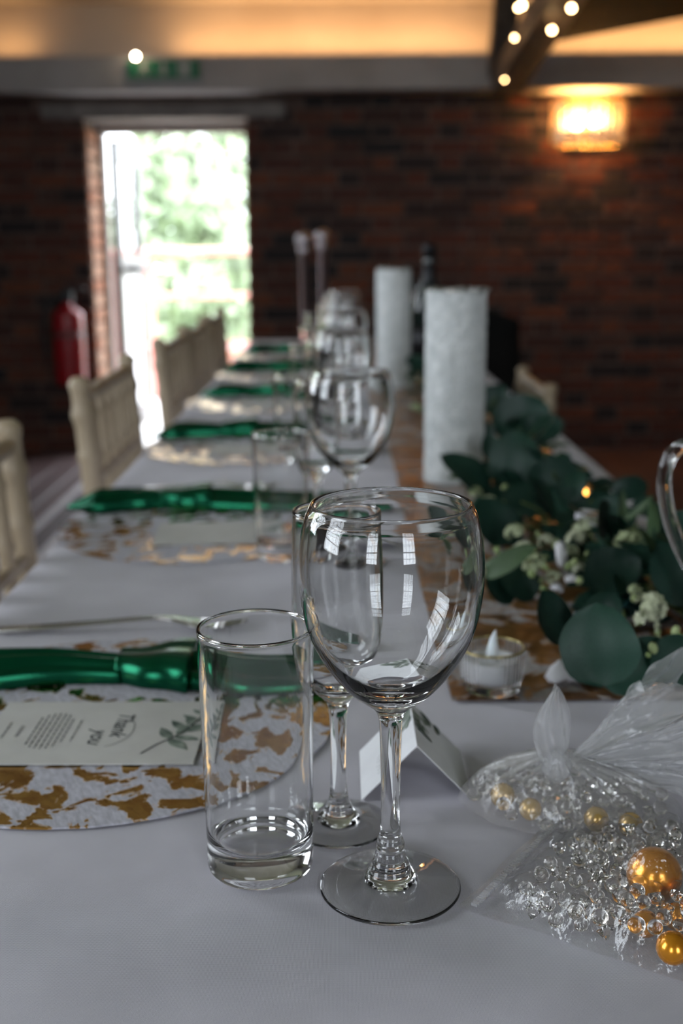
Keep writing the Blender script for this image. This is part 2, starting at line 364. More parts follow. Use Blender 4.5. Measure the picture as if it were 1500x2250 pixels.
# walls
DX0, DX1, DZ = -1.385, -0.50, T + 1.008      # door opening
WT = 0.36                                      # far wall thickness
GX0, GX1, GZ0, GZ1, FY = XL, XR, 0.0, CEIL_LO, YF
wf = MB()
wf.box(XL-.4, DX0, YF+.012, YF+WT, 0, CEIL_LO+.3); wf.box(DX1, XR+.4, YF+.012, YF+WT, 0, CEIL_LO+.3); wf.box(DX0, DX1, YF+.012, YF+WT, DZ+.075, CEIL_LO+.3)
wfar = struct(wf.build('wall_far', mortar))
# bricks in Flemish bond: the 300 that show best stand singly, the rest is one mass
CH, JT = 0.0815, 0.016
HD, STR = 0.110, 0.224
BULK_Z0, BULK_Z1, BULK_Y = T+1.118, T+1.290, YF-0.25
def brick_mesh(w, name):
    m = MB().box(-w/2, w/2, 0, 0.02, -(CH-JT)/2, (CH-JT)/2, 0.004).mesh(name, brick_o)
    return m
BM = {STR: brick_mesh(STR, 'stretcher'), HD: brick_mesh(HD, 'header')}
single = []; rest = []
nc = int((BULK_Z0+0.03)/CH)+1
for c in range(nc):
    z = CH*(c+0.5)
    if z > CEIL_LO: break
    x = XL - (0.0 if c % 2 == 0 else (STR+JT+HD+JT)/2 + 0.0); k = 0
    if c % 2: x -= 0.0
    while x < XR:
        w = STR if k % 2 == 0 else HD
        x0, x1 = x, x+w; x += w+JT; k += 1
        if x1 < XL or x0 > XR: continue
        segs = [(max(x0, XL), min(x1, XR))]
        if z < DZ + 0.04:
            out = []
            for a, b in segs:
                if b <= DX0 or a >= DX1: out.append((a, b))
                else:
                    if a < DX0-0.03: out.append((a, DX0))
                    if b > DX1+0.03: out.append((DX1, b))
            segs = out
        elif z < DZ + 0.105 and x1 > -1.60 and x0 < -0.30: segs = []
        for a, b in segs:
            full = abs((b-a)-w) < 1e-4
            cx = (a+b)/2
            py = 1125 + FPX*math.tan(math.atan2(ZC-z, YF)-PITCH); px = 750 + cx/6.5*FPX
            show = full and -40 < px < 1540 and 200 < py < 1000
            hidden = (py > 750 and 420 < px < 1080) or (py > 700 and px < 70) or (py > 600 and 780 < px < 1065)
            (single if show and not hidden else rest).append((cx, z, b-a, abs(px-750)))
single.sort(key=lambda q: q[3])
rest += single[300:]; single = single[:300]
for cx, z, w, _ in single:
    w0 = STR if abs(w-STR) < 1e-4 else HD
    link('brick', BM[w0], wfar, (cx + random.uniform(-.002, .002), YF - 0.001 + random.uniform(-.004, .003), z + random.uniform(-.002, .002)), (0, random.uniform(-.008, .008), 0))
rm = MB()
for cx, z, w, _ in rest:
    rm.box(cx-w/2, cx+w/2, YF-.002, YF+.018, z-(CH-JT)/2, z+(CH-JT)/2)
tag(rm.build('brick_mass', brick_i, wfar), kind='stuff')
# brick reveals of the doorway
RM = MB().box(0, 0.02, -0.052, 0.052, -(CH-JT)/2, (CH-JT)/2, 0.004).mesh('reveal_brick', brick_o)
RM2 = MB().box(0, 0.02, -0.11, 0.11, -(CH-JT)/2, (CH-JT)/2, 0.004).mesh('reveal_brick', brick_o)
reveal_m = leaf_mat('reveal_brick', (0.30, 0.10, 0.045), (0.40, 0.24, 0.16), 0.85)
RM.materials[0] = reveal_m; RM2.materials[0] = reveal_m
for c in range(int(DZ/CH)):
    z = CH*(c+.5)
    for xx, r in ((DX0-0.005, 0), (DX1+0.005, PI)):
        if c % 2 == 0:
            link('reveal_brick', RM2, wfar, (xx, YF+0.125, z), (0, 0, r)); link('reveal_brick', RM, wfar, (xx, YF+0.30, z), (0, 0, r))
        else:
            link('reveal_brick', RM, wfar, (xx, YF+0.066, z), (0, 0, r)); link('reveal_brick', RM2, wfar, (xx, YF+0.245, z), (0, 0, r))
struct(MB().box(-1.61, -0.29, YF-.006, YF+.30, DZ, DZ+.078, .004).build('trim_1', stone_m))            # lintel
# bulkhead beam along the wall, upper wall, ceiling
struct(MB().box(XL, XR, BULK_Y, YF-.01, BULK_Z0, BULK_Z1, .006).build('trim_2', bulk_m))
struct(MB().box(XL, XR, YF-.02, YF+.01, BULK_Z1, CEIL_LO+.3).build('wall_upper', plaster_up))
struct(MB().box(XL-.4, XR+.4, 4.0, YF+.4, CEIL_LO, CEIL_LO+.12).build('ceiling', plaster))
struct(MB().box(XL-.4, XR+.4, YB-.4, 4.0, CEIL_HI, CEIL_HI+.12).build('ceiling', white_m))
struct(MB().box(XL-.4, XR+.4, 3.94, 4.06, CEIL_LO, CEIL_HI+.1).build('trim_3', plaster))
def wall_with_holes(name, axis, pos, thick, a0, a1, z0, z1, holes):
    """a wall plane along x (axis 0) or y (axis 1), inner face at pos, holes = [(centre, width)]"""
    m = MB()
    def bx(a, b, c, d):
        lo, hi = sorted((pos, pos+thick))
        if axis == 0: m.box(a, b, lo, hi, c, d)
        else: m.box(lo, hi, a, b, c, d)
    hs = sorted((c-w/2, c+w/2) for c, w in holes); cur = a0
    for h0, h1 in hs:
        bx(cur, h0, z0, z1); bx(h0, h1, z0, WZ0); bx(h0, h1, WZ1, z1); cur = h1
    bx(cur, a1, z0, z1)
    return struct(m.build(name, wallpaint))
wall_with_holes('wall_back', 0, YB, -.36, XL-.4, XR+.4, 0, CEIL_HI, WIN_BACK)
wall_with_holes('wall_left', 1, XL, -.36, YB, YF+.3, 0, CEIL_HI, WIN_LEFT)
wall_with_holes('wall_right', 1, XR, .36, YB, YF+.3, 0, CEIL_HI, [])
def window(idx, c, w, axis):
    root = struct(empty('window_%d' % idx, (c, YB-.18, WZ0) if axis == 0 else (XL-.18, c, WZ0), (0, 0, 0 if axis == 0 else PI/2)))
    h = WZ1-WZ0
    f = MB().box(-w/2, -w/2+.05, -.03, .03, 0, h).box(w/2-.05, w/2, -.03, .03, 0, h).box(-w/2, w/2, -.03, .03, 0, .05).box(-w/2, w/2, -.03, .03, h-.05, h)
    f.build('window_frame', iron, root)
    for i in range(1, 4):
        MB().box(-w/2+w*i/4-.011, -w/2+w*i/4+.011, -.015, .015, .05, h-.05).build('glazing_bar', iron, root)
    for j in range(1, 7):
        t = .026 if j in (2, 5) else .011
        MB().box(-w/2+.05, w/2-.05, -.014, .014, h*j/7-t, h*j/7+t).build('glazing_bar', iron, root)
    for i in range(4):
        for j in range(7):
            MB().box(-w/2+w*i/4+.012, -w/2+w*(i+1)/4-.012, -.002, .002, h*j/7+.012, h*(j+1)/7-.012).build('pane', pane_m, root)
for i, (c, w) in enumerate(WIN_BACK): window(i+1, c, w, 0)
for i, (c, w) in enumerate(WIN_LEFT): window(i+3, c, w, 1)
# warm strips lying in the cove on top of the bulkhead, washing the upper wall
WARM = (1.0, 0.55, 0.22)
def cove(x0, x1, power, idx, y=None, lbl=''):
    y = y or YF-.13
    root = empty('cove_light_strip', ((x0+x1)/2, y, BULK_Z1+.012))
    tag(root, lbl, 'light strip')
    MB().box(-(x1-x0)/2, (x1-x0)/2, -.02, .02, -.012, 0).build('channel', chrome, root)
    l = bpy.data.lights.new('cove_glow', 'AREA'); l.shape = 'RECTANGLE'; l.size = x1-x0; l.size_y = .03; l.energy = power; l.color = WARM
    o = bpy.data.objects.new('cove_glow', l); COL.objects.link(o); o.parent = root; o.location = (0, 0, .004); o.rotation_euler = (PI, 0, 0)
cove(-.85, 0.80, 4.5, 0, lbl='long warm light strip in the cove above the exit sign')
cove(1.0, 2.6, 5.0, 1, lbl='warm light strip in the cove above the crystal wall lamp')
cove(-1.85, -1.62, 0.5, 2, lbl='short dim light strip in the cove at the dark end of the beam')

# door: frame, open leaf outside
dr = struct(empty('door_1', (DX0, YF+WT-.05, 0)))
fw = DX1-DX0
MB().box(0.0, .05, -.02, .07, 0, DZ).build('door_frame', frame_m, dr)
MB().box(fw-.03, fw, -.02, .07, 0, DZ).build('door_frame', frame_m, dr)
MB().box(0.05, fw-.03, -.02, .07, DZ-.05, DZ).build('door_frame', frame_m, dr)
lf = empty('door_leaf', (0.055, .08, 0)); lf.parent = dr
LW, LH = .80, DZ-.07
MB().box(0, .045, 0, .11, .02, LH).build('stile', leaf_grey, lf); MB().box(0, .045, LW-.11, LW, .02, LH).build('stile', leaf_grey, lf)
MB().box(0, .045, .11, LW-.11, .02, .16).build('rail', leaf_grey, lf); MB().box(0, .045, .11, LW-.11, LH-.11, LH).build('rail', leaf_grey, lf)
MB().box(0, .045, .11, LW-.11, .98, 1.10).build('rail', leaf_grey, lf)
MB().box(.015, .03, .11, LW-.11, .16, .98).build('panel', white_m, lf)
MB().box(.02, .026, .11, LW-.11, 1.10, LH-.11).build('pane', pane_m, lf)
hd = MB().tube([(.05, .12, 1.02), (.12, .12, 1.02), (.12, .68, 1.02), (.05, .68, 1.02)], .018, 8).build('push_bar', rubber, lf)

# outside: landing, rails, low brick wall, lawn, trees
struct(MB().box(-4.0, 2.0, YF+WT, 9.6, -0.14, -0.03).build('landing', concrete))
struct(MB().box(-60, 60, -50, 90, -1.6, -1.5).build('lawn', grass_m))
rl = empty('guard_railing', (0, 9.3, 0)); tag(rl, 'red metal guard railing outside the open door', 'railing')
for z in (1.12, .78, .40):
    MB().tube([(-2.6, 0, z), (1.2, 0, z)], .028 if z > 1 else .02, 10).build('rail', redrail, rl, True)
for x in (-2.4, -1.50, -0.6, .3):
    MB().box(x-.03, x+.03, -.03, .03, -.03, 1.10).build('post', redrail, rl)
for z in (1.12, .78, .40):
    MB().tube([(-1.50, 0, z), (-1.50, -1.3, z)], .022, 10).build('side_rail', redrail, rl, True)
MB().box(-1.53, -1.47, -1.33, -1.27, -.03, 1.10).build('post', redrail, rl)
lw = empty('low_brick_wall', (0, 9.52, 0)); tag(lw, 'low pale orange brick wall behind the red railing', 'brick wall')
MB().box(-2.6, 1.2, 0.006, .10, -.03, .36).build('wall_core', concrete, lw)
bm1 = MB().box(0, .215, 0, .10, 0, .065, .004).mesh('outer_brick', brick_pale)
for c in range(5):
    for k in range(8):
        link('brick', bm1, lw, (-2.0 + k*.225 + (.11 if c % 2 else 0), -.002, -.03 + c*.077))
def tree(x, y, z0, h, rx, rz, n, seed, lbl):
    rnd = random.Random(seed)
    root = empty('tree', (x, y, z0)); tag(root, lbl, 'tree', 'trees beyond the landing')
    MB().tube([(0, 0, 0), (.1, 0, h*.35), (-.05, .1, h*.7)], [.22, .16, .06], 8).build('trunk', bark, root, True)
    m = MB(); V = []; F = []
    for i in range(n):
        while True:
            p = Vector((rnd.uniform(-1, 1), rnd.uniform(-1, 1), rnd.uniform(-1, 1)))
            if p.length < 1 and (p.length > .35 or rnd.random() < .3): break
        q = Vector((p.x*rx, p.y*rx, h-rz + p.z*rz))
        q += Vector((noise.noise(q*.6)*.5, noise.noise(q*.6+Vector((9, 3, 1)))*.5, noise.noise(q*.6+Vector((2, 7, 5)))*.6))
        a = Vector((rnd.gauss(0, 1), rnd.gauss(0, 1), rnd.gauss(0, 1))).normalized(); b = a.orthogonal().normalized(); s = rnd.uniform(.09, .19)
        k = len(V); V += [q+a*s, q+b*s*.6, q-a*s, q-b*s*.6]; F.append((k, k+1, k+2, k+3))
    m.add(V, F); m.build('crown', leafy, root)
tree(-2.7, 24, -1.5, 5.9, 1.9, 2.9, 5200, 1, 'tall loose green tree beyond the red railing')
tree(-4.7, 17.5, -1.5, 2.8, 1.4, 1.5, 3200, 2, 'rounded green tree standing lowest beyond the red railing')
tree(1.2, 37, -1.5, 6.4, 2.6, 2.8, 4200, 3, 'spreading green tree close to the door jamb')
tree(-7.2, 30, -1.5, 4.2, 2.6, 2.2, 3600, 4, 'small distant tree by the open door leaf')

# dark truss brace with fairy lights, black ceiling duct, exit sign, wall lamp
def prism(P, w, hgt):  # box beam between two points
    a, b = Vector(P[0]), Vector(P[1]); d = (b-a); L = d.length; z = d.normalized(); x = Vector((1, 0, 0)); x = (x - z*x.dot(z)).normalized(); y = z.cross(x)
    M = Matrix((x, y, z)).transposed().to_4x4(); M.translation = (a+b)/2
    return MB().obox(M, w/2, hgt/2, L/2)
ba, bb = atY(1112, 182, 6.32), atY(1262, -60, 4.9)
br = empty('roof_truss', ba); tag(br, 'dark timber roof truss coming down to the painted beam', 'roof truss')
o = prism([(0, 0, 0), bb-ba], .15, .12).build('brace', truss_m, br)
c1 = atY(1098, 160, 6.33); c2 = atY(1118, -60, 6.0)
prism([c1-ba, c2-ba], .12, .10).build('rafter', truss_m, br)
e1 = atY(1150, 106, 6.5); e2 = atY(1500, 40, 5.70); dv = Vector((e2.x-e1.x, e2.y-e1.y, 0)).normalized(); fr_ = e1 + dv*2.5
du = MB(); Vd = [e1, fr_, Vector((fr_.x, 4.1, e1.z)), Vector((e1.x+.03, 4.1, e1.z))]; Vd = [Vector((v.x, v.y, e1.z)) for v in Vd]; Vd += [v+Vector((0, 0, .20)) for v in Vd]
du.add(Vd, [(0,1,2,3),(7,6,5,4),(4,5,1,0),(5,6,2,1),(6,7,3,2),(7,4,0,3)])
tag(du.build('ceiling_duct', blackpaint), 'wide black boxed duct under the ceiling beside the roof truss', 'duct')
fairy_m = emit('fairy_bulb', (1.0, 0.62, 0.28), 34.0)
fs = empty('fairy_light_string', ba); tag(fs, 'string of warm fairy lights wound around the dark roof truss', 'string lights')
pts = [(1108, 175, 6.05, .3), (1110, 158, 6.0, 1), (1158, 137, 5.9, 1), (1130, 83, 5.5, .5), (1212, 66, 5.2, 1), (1146, 12, 4.9, 1), (1138, 17, 4.95, .6), (1255, 18, 4.8, 1)]
W3 = []
for px, py, Y, s in pts:
    p = atY(px, py, Y) - ba; p.y -= .0
    W3.append(p)
    MB().ball(p, .0105*math.sqrt(s), 10, 6).build('bulb', fairy_m, fs, True)
MB().tube(crom(W3, 5), .002, 5).build('wire', rubber, fs, True)
p0 = atY(298, 124, 6.28)
f1 = empty('fairy_light', p0); tag(f1, 'single warm fairy light clipped on the beam above the exit sign', 'fairy light')
MB().ball((0, 0, 0), .0125, 10, 6).build('bulb', emit('fairy_bulb_bright', (1.0, 0.78, 0.52), 60.0), f1, True)
MB().box(-.006, .006, 0, .06, -.012, .0).build('clip', rubber, f1)
# exit sign: green board with white running figure, arrow and doorway
s0, s1 = atY(281, 172, BULK_Y-.03), atY(437, 131, BULK_Y-.03)
sg = empty('exit_sign', ((s0.x+s1.x)/2, BULK_Y-.03, (s0.z+s1.z)/2)); tag(sg, 'green exit sign with white pictograms on the painted beam', 'exit sign')
sw, sh = (s1.x-s0.x), (s1.z-s0.z)
sb_ = MB().box(-sw/2, sw/2, 0, .029, -sh/2, sh/2, .003).build('sign_board', signgreen, sg)
pic = [MB()]
def flat(P): pic[0].add([(x, -.0015, z) for x, z in P], [tuple(range(len(P)))])
mx_ = -sw*.27
flat([(mx_+.010*math.cos(a), .030+.010*math.sin(a)) for a in [i*PI/5 for i in range(10)]])
flat([(mx_-.022, .014), (mx_-.004, .021), (mx_+.012, .018), (mx_+.004, -.006), (mx_-.010, -.006)])
flat([(mx_-.010, -.006), (mx_+.004, -.006), (mx_+.022, -.026), (mx_+.014, -.040), (mx_+.010, -.026)])
flat([(mx_-.010, -.006), (mx_-.002, -.006), (mx_-.016, -.030), (mx_-.034, -.032), (mx_-.032, -.024), (mx_-.020, -.022)])
flat([(mx_+.010, .018), (mx_+.030, .006), (mx_+.026, .000), (mx_+.008, .010)])
pic[0].build('running_figure', signwhite, sb_); pic[0] = MB()
ax_ = sw*.0
flat([(ax_-.008, .038), (ax_+.008, .038), (ax_+.008, -.008), (ax_-.008, -.008)]); flat([(ax_-.024, -.008), (ax_+.024, -.008), (ax_, -.038)])
pic[0].build('arrow', signwhite, sb_); pic[0] = MB()
dx_ = sw*.29
for r in ((-.030, -.020, -.04, .042), (.020, .030, -.04, .042), (-.02, .02, .034, .042)):
    flat([(dx_+r[0], r[2]), (dx_+r[1], r[2]), (dx_+r[1], r[3]), (dx_+r[0], r[3])])
flat([(dx_-.012, -.04), (dx_+.014, -.034), (dx_+.014, .034), (dx_-.012, .028)])
pic[0].build('doorway_symbol', signwhite, sb_)
# crystal wall lamp
lc = atY(1292, 270, YF-.14)
la = empty('wall_lamp', lc); tag(la, 'lit crystal drum wall lamp on the brick wall', 'wall lamp')
MB().lathe([(0, 0), (.06, 0), (.06, .012), (.05, .018), (0, .018)], 24, Matrix.Translation((0, .138, 0)) @ Matrix.Rotation(PI/2, 4, 'X')).build('backplate', brass, la, True)
MB().tube([(0, .12, 0), (0, .0, -.02), (0, 0, -.075)], .009, 8).build('arm', brass, la, True)
for z in (-.115, .115):
    MB().tube([(.19*math.cos(a), .105*math.sin(a), z) for a in [2*PI*i/48 for i in range(48)]], .006, 8, closed=True).build('ring', brass, la, True)
rodm = MB().lathe([(0, -.11), (.0125, -.104), (.0135, 0), (.0125, .104), (0, .11)], 6).mesh('crystal_rod', pm('frosted_crystal', (1.0, .93, .82), .2, Transmission_Weight=1.0, IOR=1.4))
for i in range(34):
    a = 2*PI*i/34
    link('crystal_rod', rodm, la, (.187*math.cos(a), .102*math.sin(a), 0), (0, 0, a))
bulb_m = emit('lamp_bulb', (1.0, 0.62, 0.28), 150.0)
for dx, dz in ((-.065, -.005), (.035, .008)):
    sl_ = MB().tube([(dx, 0, -.08), (dx, 0, dz-.03)], .012, 10).build('candle_sleeve', white_m, la, True)
    MB().ball((dx, 0, dz), .022, 14, 10, (1, 1, 1.35)).build('bulb', bulb_m, sl_, True)
    l = bpy.data.lights.new('lamp_glow', 'POINT'); l.energy = 9.0; l.color = (1.0, 0.42, 0.10); l.shadow_soft_size = .03
    q = bpy.data.objects.new('lamp_glow', l); COL.objects.link(q); q.parent = la; q.location = (dx, -.02, dz+.05)
MB().tube([(-.065, 0, -.08), (0, 0, -.082), (.035, 0, -.08)], .006, 8).build('arm', brass, la, True)

# fire extinguisher, chrome posts, black chair at the far end
ex = empty('fire_extinguisher', (-1.49, 6.44, T-.40)); tag(ex, 'red fire extinguisher mounted on the brick wall left of the door', 'fire extinguisher')
MB().lathe(prof2([(0, 0), (.07, 0), (.082, .02), (.082, .34), (.07, .39), (.03, .42), (.022, .44), (0, .44)], 3), 28).build('cylinder', redpaint, ex, True)
MB().lathe([(.0828, .10), (.0832, .10), (.0832, .28), (.0828, .28)], 28).build('label_panel', labelm, ex, True)
vl_ = MB().box(-.03, .03, -.02, .02, .44, .50, .004).build('valve', rubber, ex)
MB().box(-.02, .10, -.012, .012, .50, .52, .004).build('lever', rubber, vl_)
MB().tube(crom([(-.03, 0, .47), (-.10, -.01, .44), (-.13, -.02, .3), (-.12, -.02, .1)], 5), .013, 8).build('hose', rubber, vl_, True)
MB().box(-.05, .05, .075, .15, .20, .26).build('wall_bracket', rubber, ex)
for i, (px, py) in enumerate(((668, 528), (709, 520))):
    tp = atY(px, py, 5.0+i*.45)
    r = empty('barrier_post', (tp.x, tp.y, 0)); tag(r, ('chrome barrier post with ball top, the one closer to the door' if i == 0 else 'chrome barrier post with ball top, the one closer to the candle pillars'), 'barrier post', 'chrome barrier posts beyond the table')
    MB().lathe([(0, 0), (.11, 0), (.11, .012), (.06, .03), (.03, .04), (0, .04)], 28).build('base', chrome, r, True)
    MB().lathe([(.017, .03), (.017, tp.z-.06), (.026, tp.z-.055), (.026, tp.z-.03), (.017, tp.z-.025)], 18).build('pole', chrome, r, True)
    MB().ball((0, 0, tp.z), .034, 18, 12).build('ball_top', chrome, r, True)
bc = empty('banquet_chair', (.545, 4.75, 0), (0, 0, .25)); tag(bc, 'black upholstered chair standing behind the far end of the garland', 'chair')
def padded(w, h, t, top=0.0):
    m = MB()
    def f(sgn):
        def g(u, v):
            x = (u-.5)*w; z = v*h + (top*(1-(2*u-1)**2) if v > .5 else 0)*(v-.5)*2
            e = max(0, 1-max(abs(2*u-1)**6, abs(2*v-1)**6))
            return Vector((x, sgn*t*(.35+.65*e), z))
        return g
    m.grid(f(1), 14, 14); m.grid(f(-1), 14, 14)
    bm = bmesh.new(); me = m.mesh('t', None); bm.from_mesh(me); bmesh.ops.recalc_face_normals(bm, faces=bm.faces[:])
    b = [e for e in bm.edges if e.is_boundary]; bmesh.ops.bridge_loops(bm, edges=b); bm.to_mesh(me); bm.free()
    return me
me = padded(.42, .42, .03, .05); me.materials.append(blackpaint); link('backrest', me, bc, (0, .0, .42), (-.12, 0, 0))
MB().box(-.22, .22, -.44, .0, .37, .43, .02).build('seat', blackpaint, bc)
for x in (-.2, .2):
    for y in (-.4, -.02): MB().box(x-.012, x+.012, y-.012, y+.012, 0, .375).build('leg', rubber, bc)

# ------------------------------------------------------------------ table and cloth
TX0, TX1, TY0, TY1 = -.313, .378, .18, 4.14
tb = empty('trestle_table', ((TX0+TX1)/2, (TY0+TY1)/2, 0)); tag(tb, 'long trestle table under the lavender grey cloth', 'table')
hx, hy = (TX1-TX0)/2, (TY1-TY0)/2
MB().box(-hx+.004, hx-.004, -hy+.004, hy-.004, T-.035, T-.004).build('table_top', darkwood, tb)
for y in (-hy+.25, -.25, .25, hy-.25):
    for x in (-hx+.08, hx-.08): MB().box(x-.02, x+.02, y-.02, y+.02, 0, T-.035).build('leg', rubber, tb)
tc = MB()
nseg = 240
def perim():
    P = []
    r = .012
    for i in range(nseg):
        pass
    return P
# cloth top: subtle unevenness; skirt falling in folds
NX, NY = 36, 200
def topz(x, y):
    return T + .0006*noise.noise(Vector((x*6, y*6, 1.3))) - .0004
V = []; F = []
for j in range(NY+1):
    for i in range(NX+1):
        x = TX0+.006 + (TX1-TX0-.012)*i/NX; y = TY0+.006 + (TY1-TY0-.012)*j/NY
        V.append(Vector((x, y, topz(x, y))))
for j in range(NY):
    for i in range(NX):
        a = j*(NX+1)+i; F.append((a, a+1, a+NX+2, a+NX+1))
loop = [i for i in range(NX+1)] + [j*(NX+1)+NX for j in range(1, NY+1)] + [NY*(NX+1)+i for i in range(NX-1, -1, -1)] + [j*(NX+1) for j in range(NY-1, 0, -1)]
n = len(loop)
prev = loop
cxm, cym = (TX0+TX1)/2, (TY0+TY1)/2
for k, (off, dz) in enumerate([(.004, -.0015), (.0062, -.006), (.008, -.03), (.012, -.09), (.018, -.18), (.026, -.30), (.034, -.43), (.040, -.56)]):
    cur = []
    for q, idx in enumerate(loop):
        p = V[idx]; nx = ny = 0
        if idx % (NX+1) == 0: nx = -1
        if idx % (NX+1) == NX: nx = 1
        if idx < NX+1: ny = -1
        if idx >= NY*(NX+1): ny = 1
        L = math.hypot(nx, ny)
        s = p.x*ny + p.y*nx
        wv = (math.sin(s*23+1.1*math.sin(s*7)) + .5*math.sin(s*51)) * .018 * max(0, (-dz-.02)/.54)
        cur.append(len(V)); V.append(Vector((p.x + nx/L*(off+wv), p.y + ny/L*(off+wv), T+dz)))
    for q in range(n):
        r = (q+1) % n; F.append((prev[r], prev[q], cur[q], cur[r]))
    prev = cur
tcm = mesh('tablecloth', V, F, True, [cloth_m])
tcl = link('tablecloth', tcm); tag(tcl, 'lavender grey woven cloth covering the long table', 'tablecloth')
Z = T + .0004
# runner
RX0, RX1, RY0, RY1 = .077, .325, .762, 4.05
rn = MB()
def runf(u, v):
    y = RY0 + (RY1-RY0)*v + (.0012*noise.noise(Vector((u*20, 0, 0))) if v == 0 else 0)
    x = RX0 + (RX1-RX0)*u + .006*noise.noise(Vector((0, y*3, 2)))
    return Vector((x, y, Z + .0012 + .0009*noise.noise(Vector((x*14, y*9, 4)))))
rn.grid(runf, 24, 240)
rno = rn.build('table_runner', run_foil, None, True); tag(rno, 'white table runner mottled with copper and gold foil', 'table runner')

# ------------------------------------------------------------------ glassware (lathed, solid walls)
wine_prof = prof2([(0, .0022), (.012, .0020), (.028, .0008), (.0335, .0), (.0347, .0007), (.0349, .0016), (.0338, .0026), (.028, .0038), (.020, .0056), (.0128, .0080), (.0102, .0112), (.0092, .0142), (.0080, .0164), (.0076, .0190),
    (.0068, .0212), (.0071, .0236), (.0065, .0262), (.0052, .0300), (.0047, .040), (.0047, .056), (.0051, .074), (.0056, .0870), (.0064, .0918), (.0088, .0955), (.0130, .0988), (.0203, .1046), (.0292, .1153), (.0357, .1262), (.0399, .1367), (.0421, .1473), (.0433, .1577), (.0435, .1665), (.0425, .1781), (.0403, .1882), (.0384, .1932), (.0376, .1950), (.0368, .1956), (.0359, .1952), (.0357, .1940), (.0366, .1922),
    (.0388, .1878), (.0410, .1778), (.0420, .1665), (.0418, .1577), (.0405, .1478), (.0382, .1376), (.0338, .1276), (.0270, .1176), (.0185, .1096), (.0100, .1058), (.0045, .1048), (0, .1046)], 4)
flute_prof = prof2([(0, .002), (.010, .0018), (.022, .0007), (.0266, 0), (.0276, .0006), (.0277, .0014), (.0268, .0022), (.020, .0036), (.0125, .0056), (.0085, .0085), (.0072, .0115), (.0060, .0140), (.0048, .020), (.0043, .030), (.0042, .045), (.0046, .060), (.0053, .0685), (.0072, .0735), (.0125, .0785), (.0180, .0870), (.0219, .1000), (.0238, .1170), (.0241, .1350), (.0237, .1550), (.0230, .1745), (.0231, .1768), (.0226, .1781), (.0218, .1781), (.0213, .1768), (.0216, .1745),
    (.0225, .1550), (.0228, .1350), (.0225, .1170), (.0205, .1005), (.0165, .0890), (.0105, .0830), (.0045, .0808), (0, .0804)], 4)
tumb_prof = prof2([(0, .0016), (.012, .0014), (.0225, .0006), (.0255, .0004), (.0268, .0022), (.0271, .006), (.0273, .020), (.0278, .060), (.0284, .100), (.0287, .1255), (.0289, .1276), (.0284, .1290), (.0275, .1290), (.0270, .1277), (.0271, .1255), (.0267, .100), (.0261, .060), (.0256, .030), (.0250, .0205), (.0225, .0165), (.0160, .0148), (.008, .0144), (0, .0143)], 4)
wine_me = MB().lathe(wine_prof, 96).mesh('wine_glass', glass, True)
flute_me = MB().lathe(flute_prof, 80).mesh('flute_glass', glass, True)
tumb_me = MB().lathe(tumb_prof, 96).mesh('tumbler', glass, True)
ORD = ['first', 'second', 'third', 'fourth', 'fifth', 'sixth']
NAMED = ['beside the plastic bags', 'second along the table from the plastic bags', 'third along the table from the plastic bags', 'fourth along the table from the plastic bags', 'fifth along the table from the plastic bags', 'last along the table towards the brick wall']
rg = random.Random(5)
SP = .562
wpos = [(.0229, .521), (.009, 1.122), (.004, 1.70), (.010, 2.26), (.006, 2.83), (.012, 3.39)]
for i, (x, y) in enumerate(wpos):
    o = link('wine_glass', wine_me, None, (x, y, Z+.0004), (0, 0, .3*i)); tag(o, 'empty stemmed wine glass, ' + NAMED[i], 'wine glass', 'wine glasses along the table')
for i in range(6):
    x, y = ((-.0026, .586), (-.026, 1.215), (-.03, 1.77), (-.02, 2.33), (-.03, 2.90), (-.024, 3.46))[i]
    o = link('flute_glass', flute_me, None, (x, y, Z+.0004), (0, 0, .5*i)); tag(o, 'narrow stemmed flute glass, ' + NAMED[i], 'flute glass', 'flute glasses along the table')
for i in range(6):
    x, y = ((-.0429, .544), (-.0615, 1.162), (-.071, 1.72), (-.07, 2.28), (-.066, 2.84), (-.07, 3.40))[i]
    o = link('tumbler', tumb_me, None, (x, y, Z+.0004), (0, 0, .4*i)); tag(o, 'straight clear water tumbler with thick base, ' + NAMED[i], 'tumbler', 'water tumblers along the table')

# ------------------------------------------------------------------ place settings
MY = [.74, 1.292, 1.845, 2.40, 2.955, 3.505]; MX = -.163; MR = .158
def ragged(r, n, t, seed):
    m = MB(); V = [Vector((0, 0, t))]
    for k, rr in enumerate((.3, .6, .85, 1.0)):
        for i in range(n):
            a = 2*PI*i/n; q = r*rr*(1 + (.006*noise.noise(Vector((math.cos(a)*30, math.sin(a)*30, seed))) if k == 3 else 0))
            V.append(Vector((q*math.cos(a), q*math.sin(a), t)))
    for i in range(n): V.append(Vector((V[1+3*n+i].x, V[1+3*n+i].y, 0)))
    F = [(0, 1+i, 1+(i+1)%n) for i in range(n)]
    for k in range(4):
        for i in range(n):
            j = (i+1) % n; F.append((1+k*n+i, 1+(k+1)*n+i, 1+(k+1)*n+j, 1+k*n+j))
    return m.add(V, F)
mat_me = ragged(MR, 160, .0011, 2.0).mesh('round_placemat', mat_foil)
for i, y in enumerate(MY):
    o = link('round_placemat', mat_me, None, (MX + (0, -.0, .004, -.003, .002, 0)[i], y, Z+.0006), (0, 0, 1.9*i + .4)); tag(o, 'round white placemat with gold foil blotches, ' + NAMED[i], 'placemat', 'gold foil placemats')
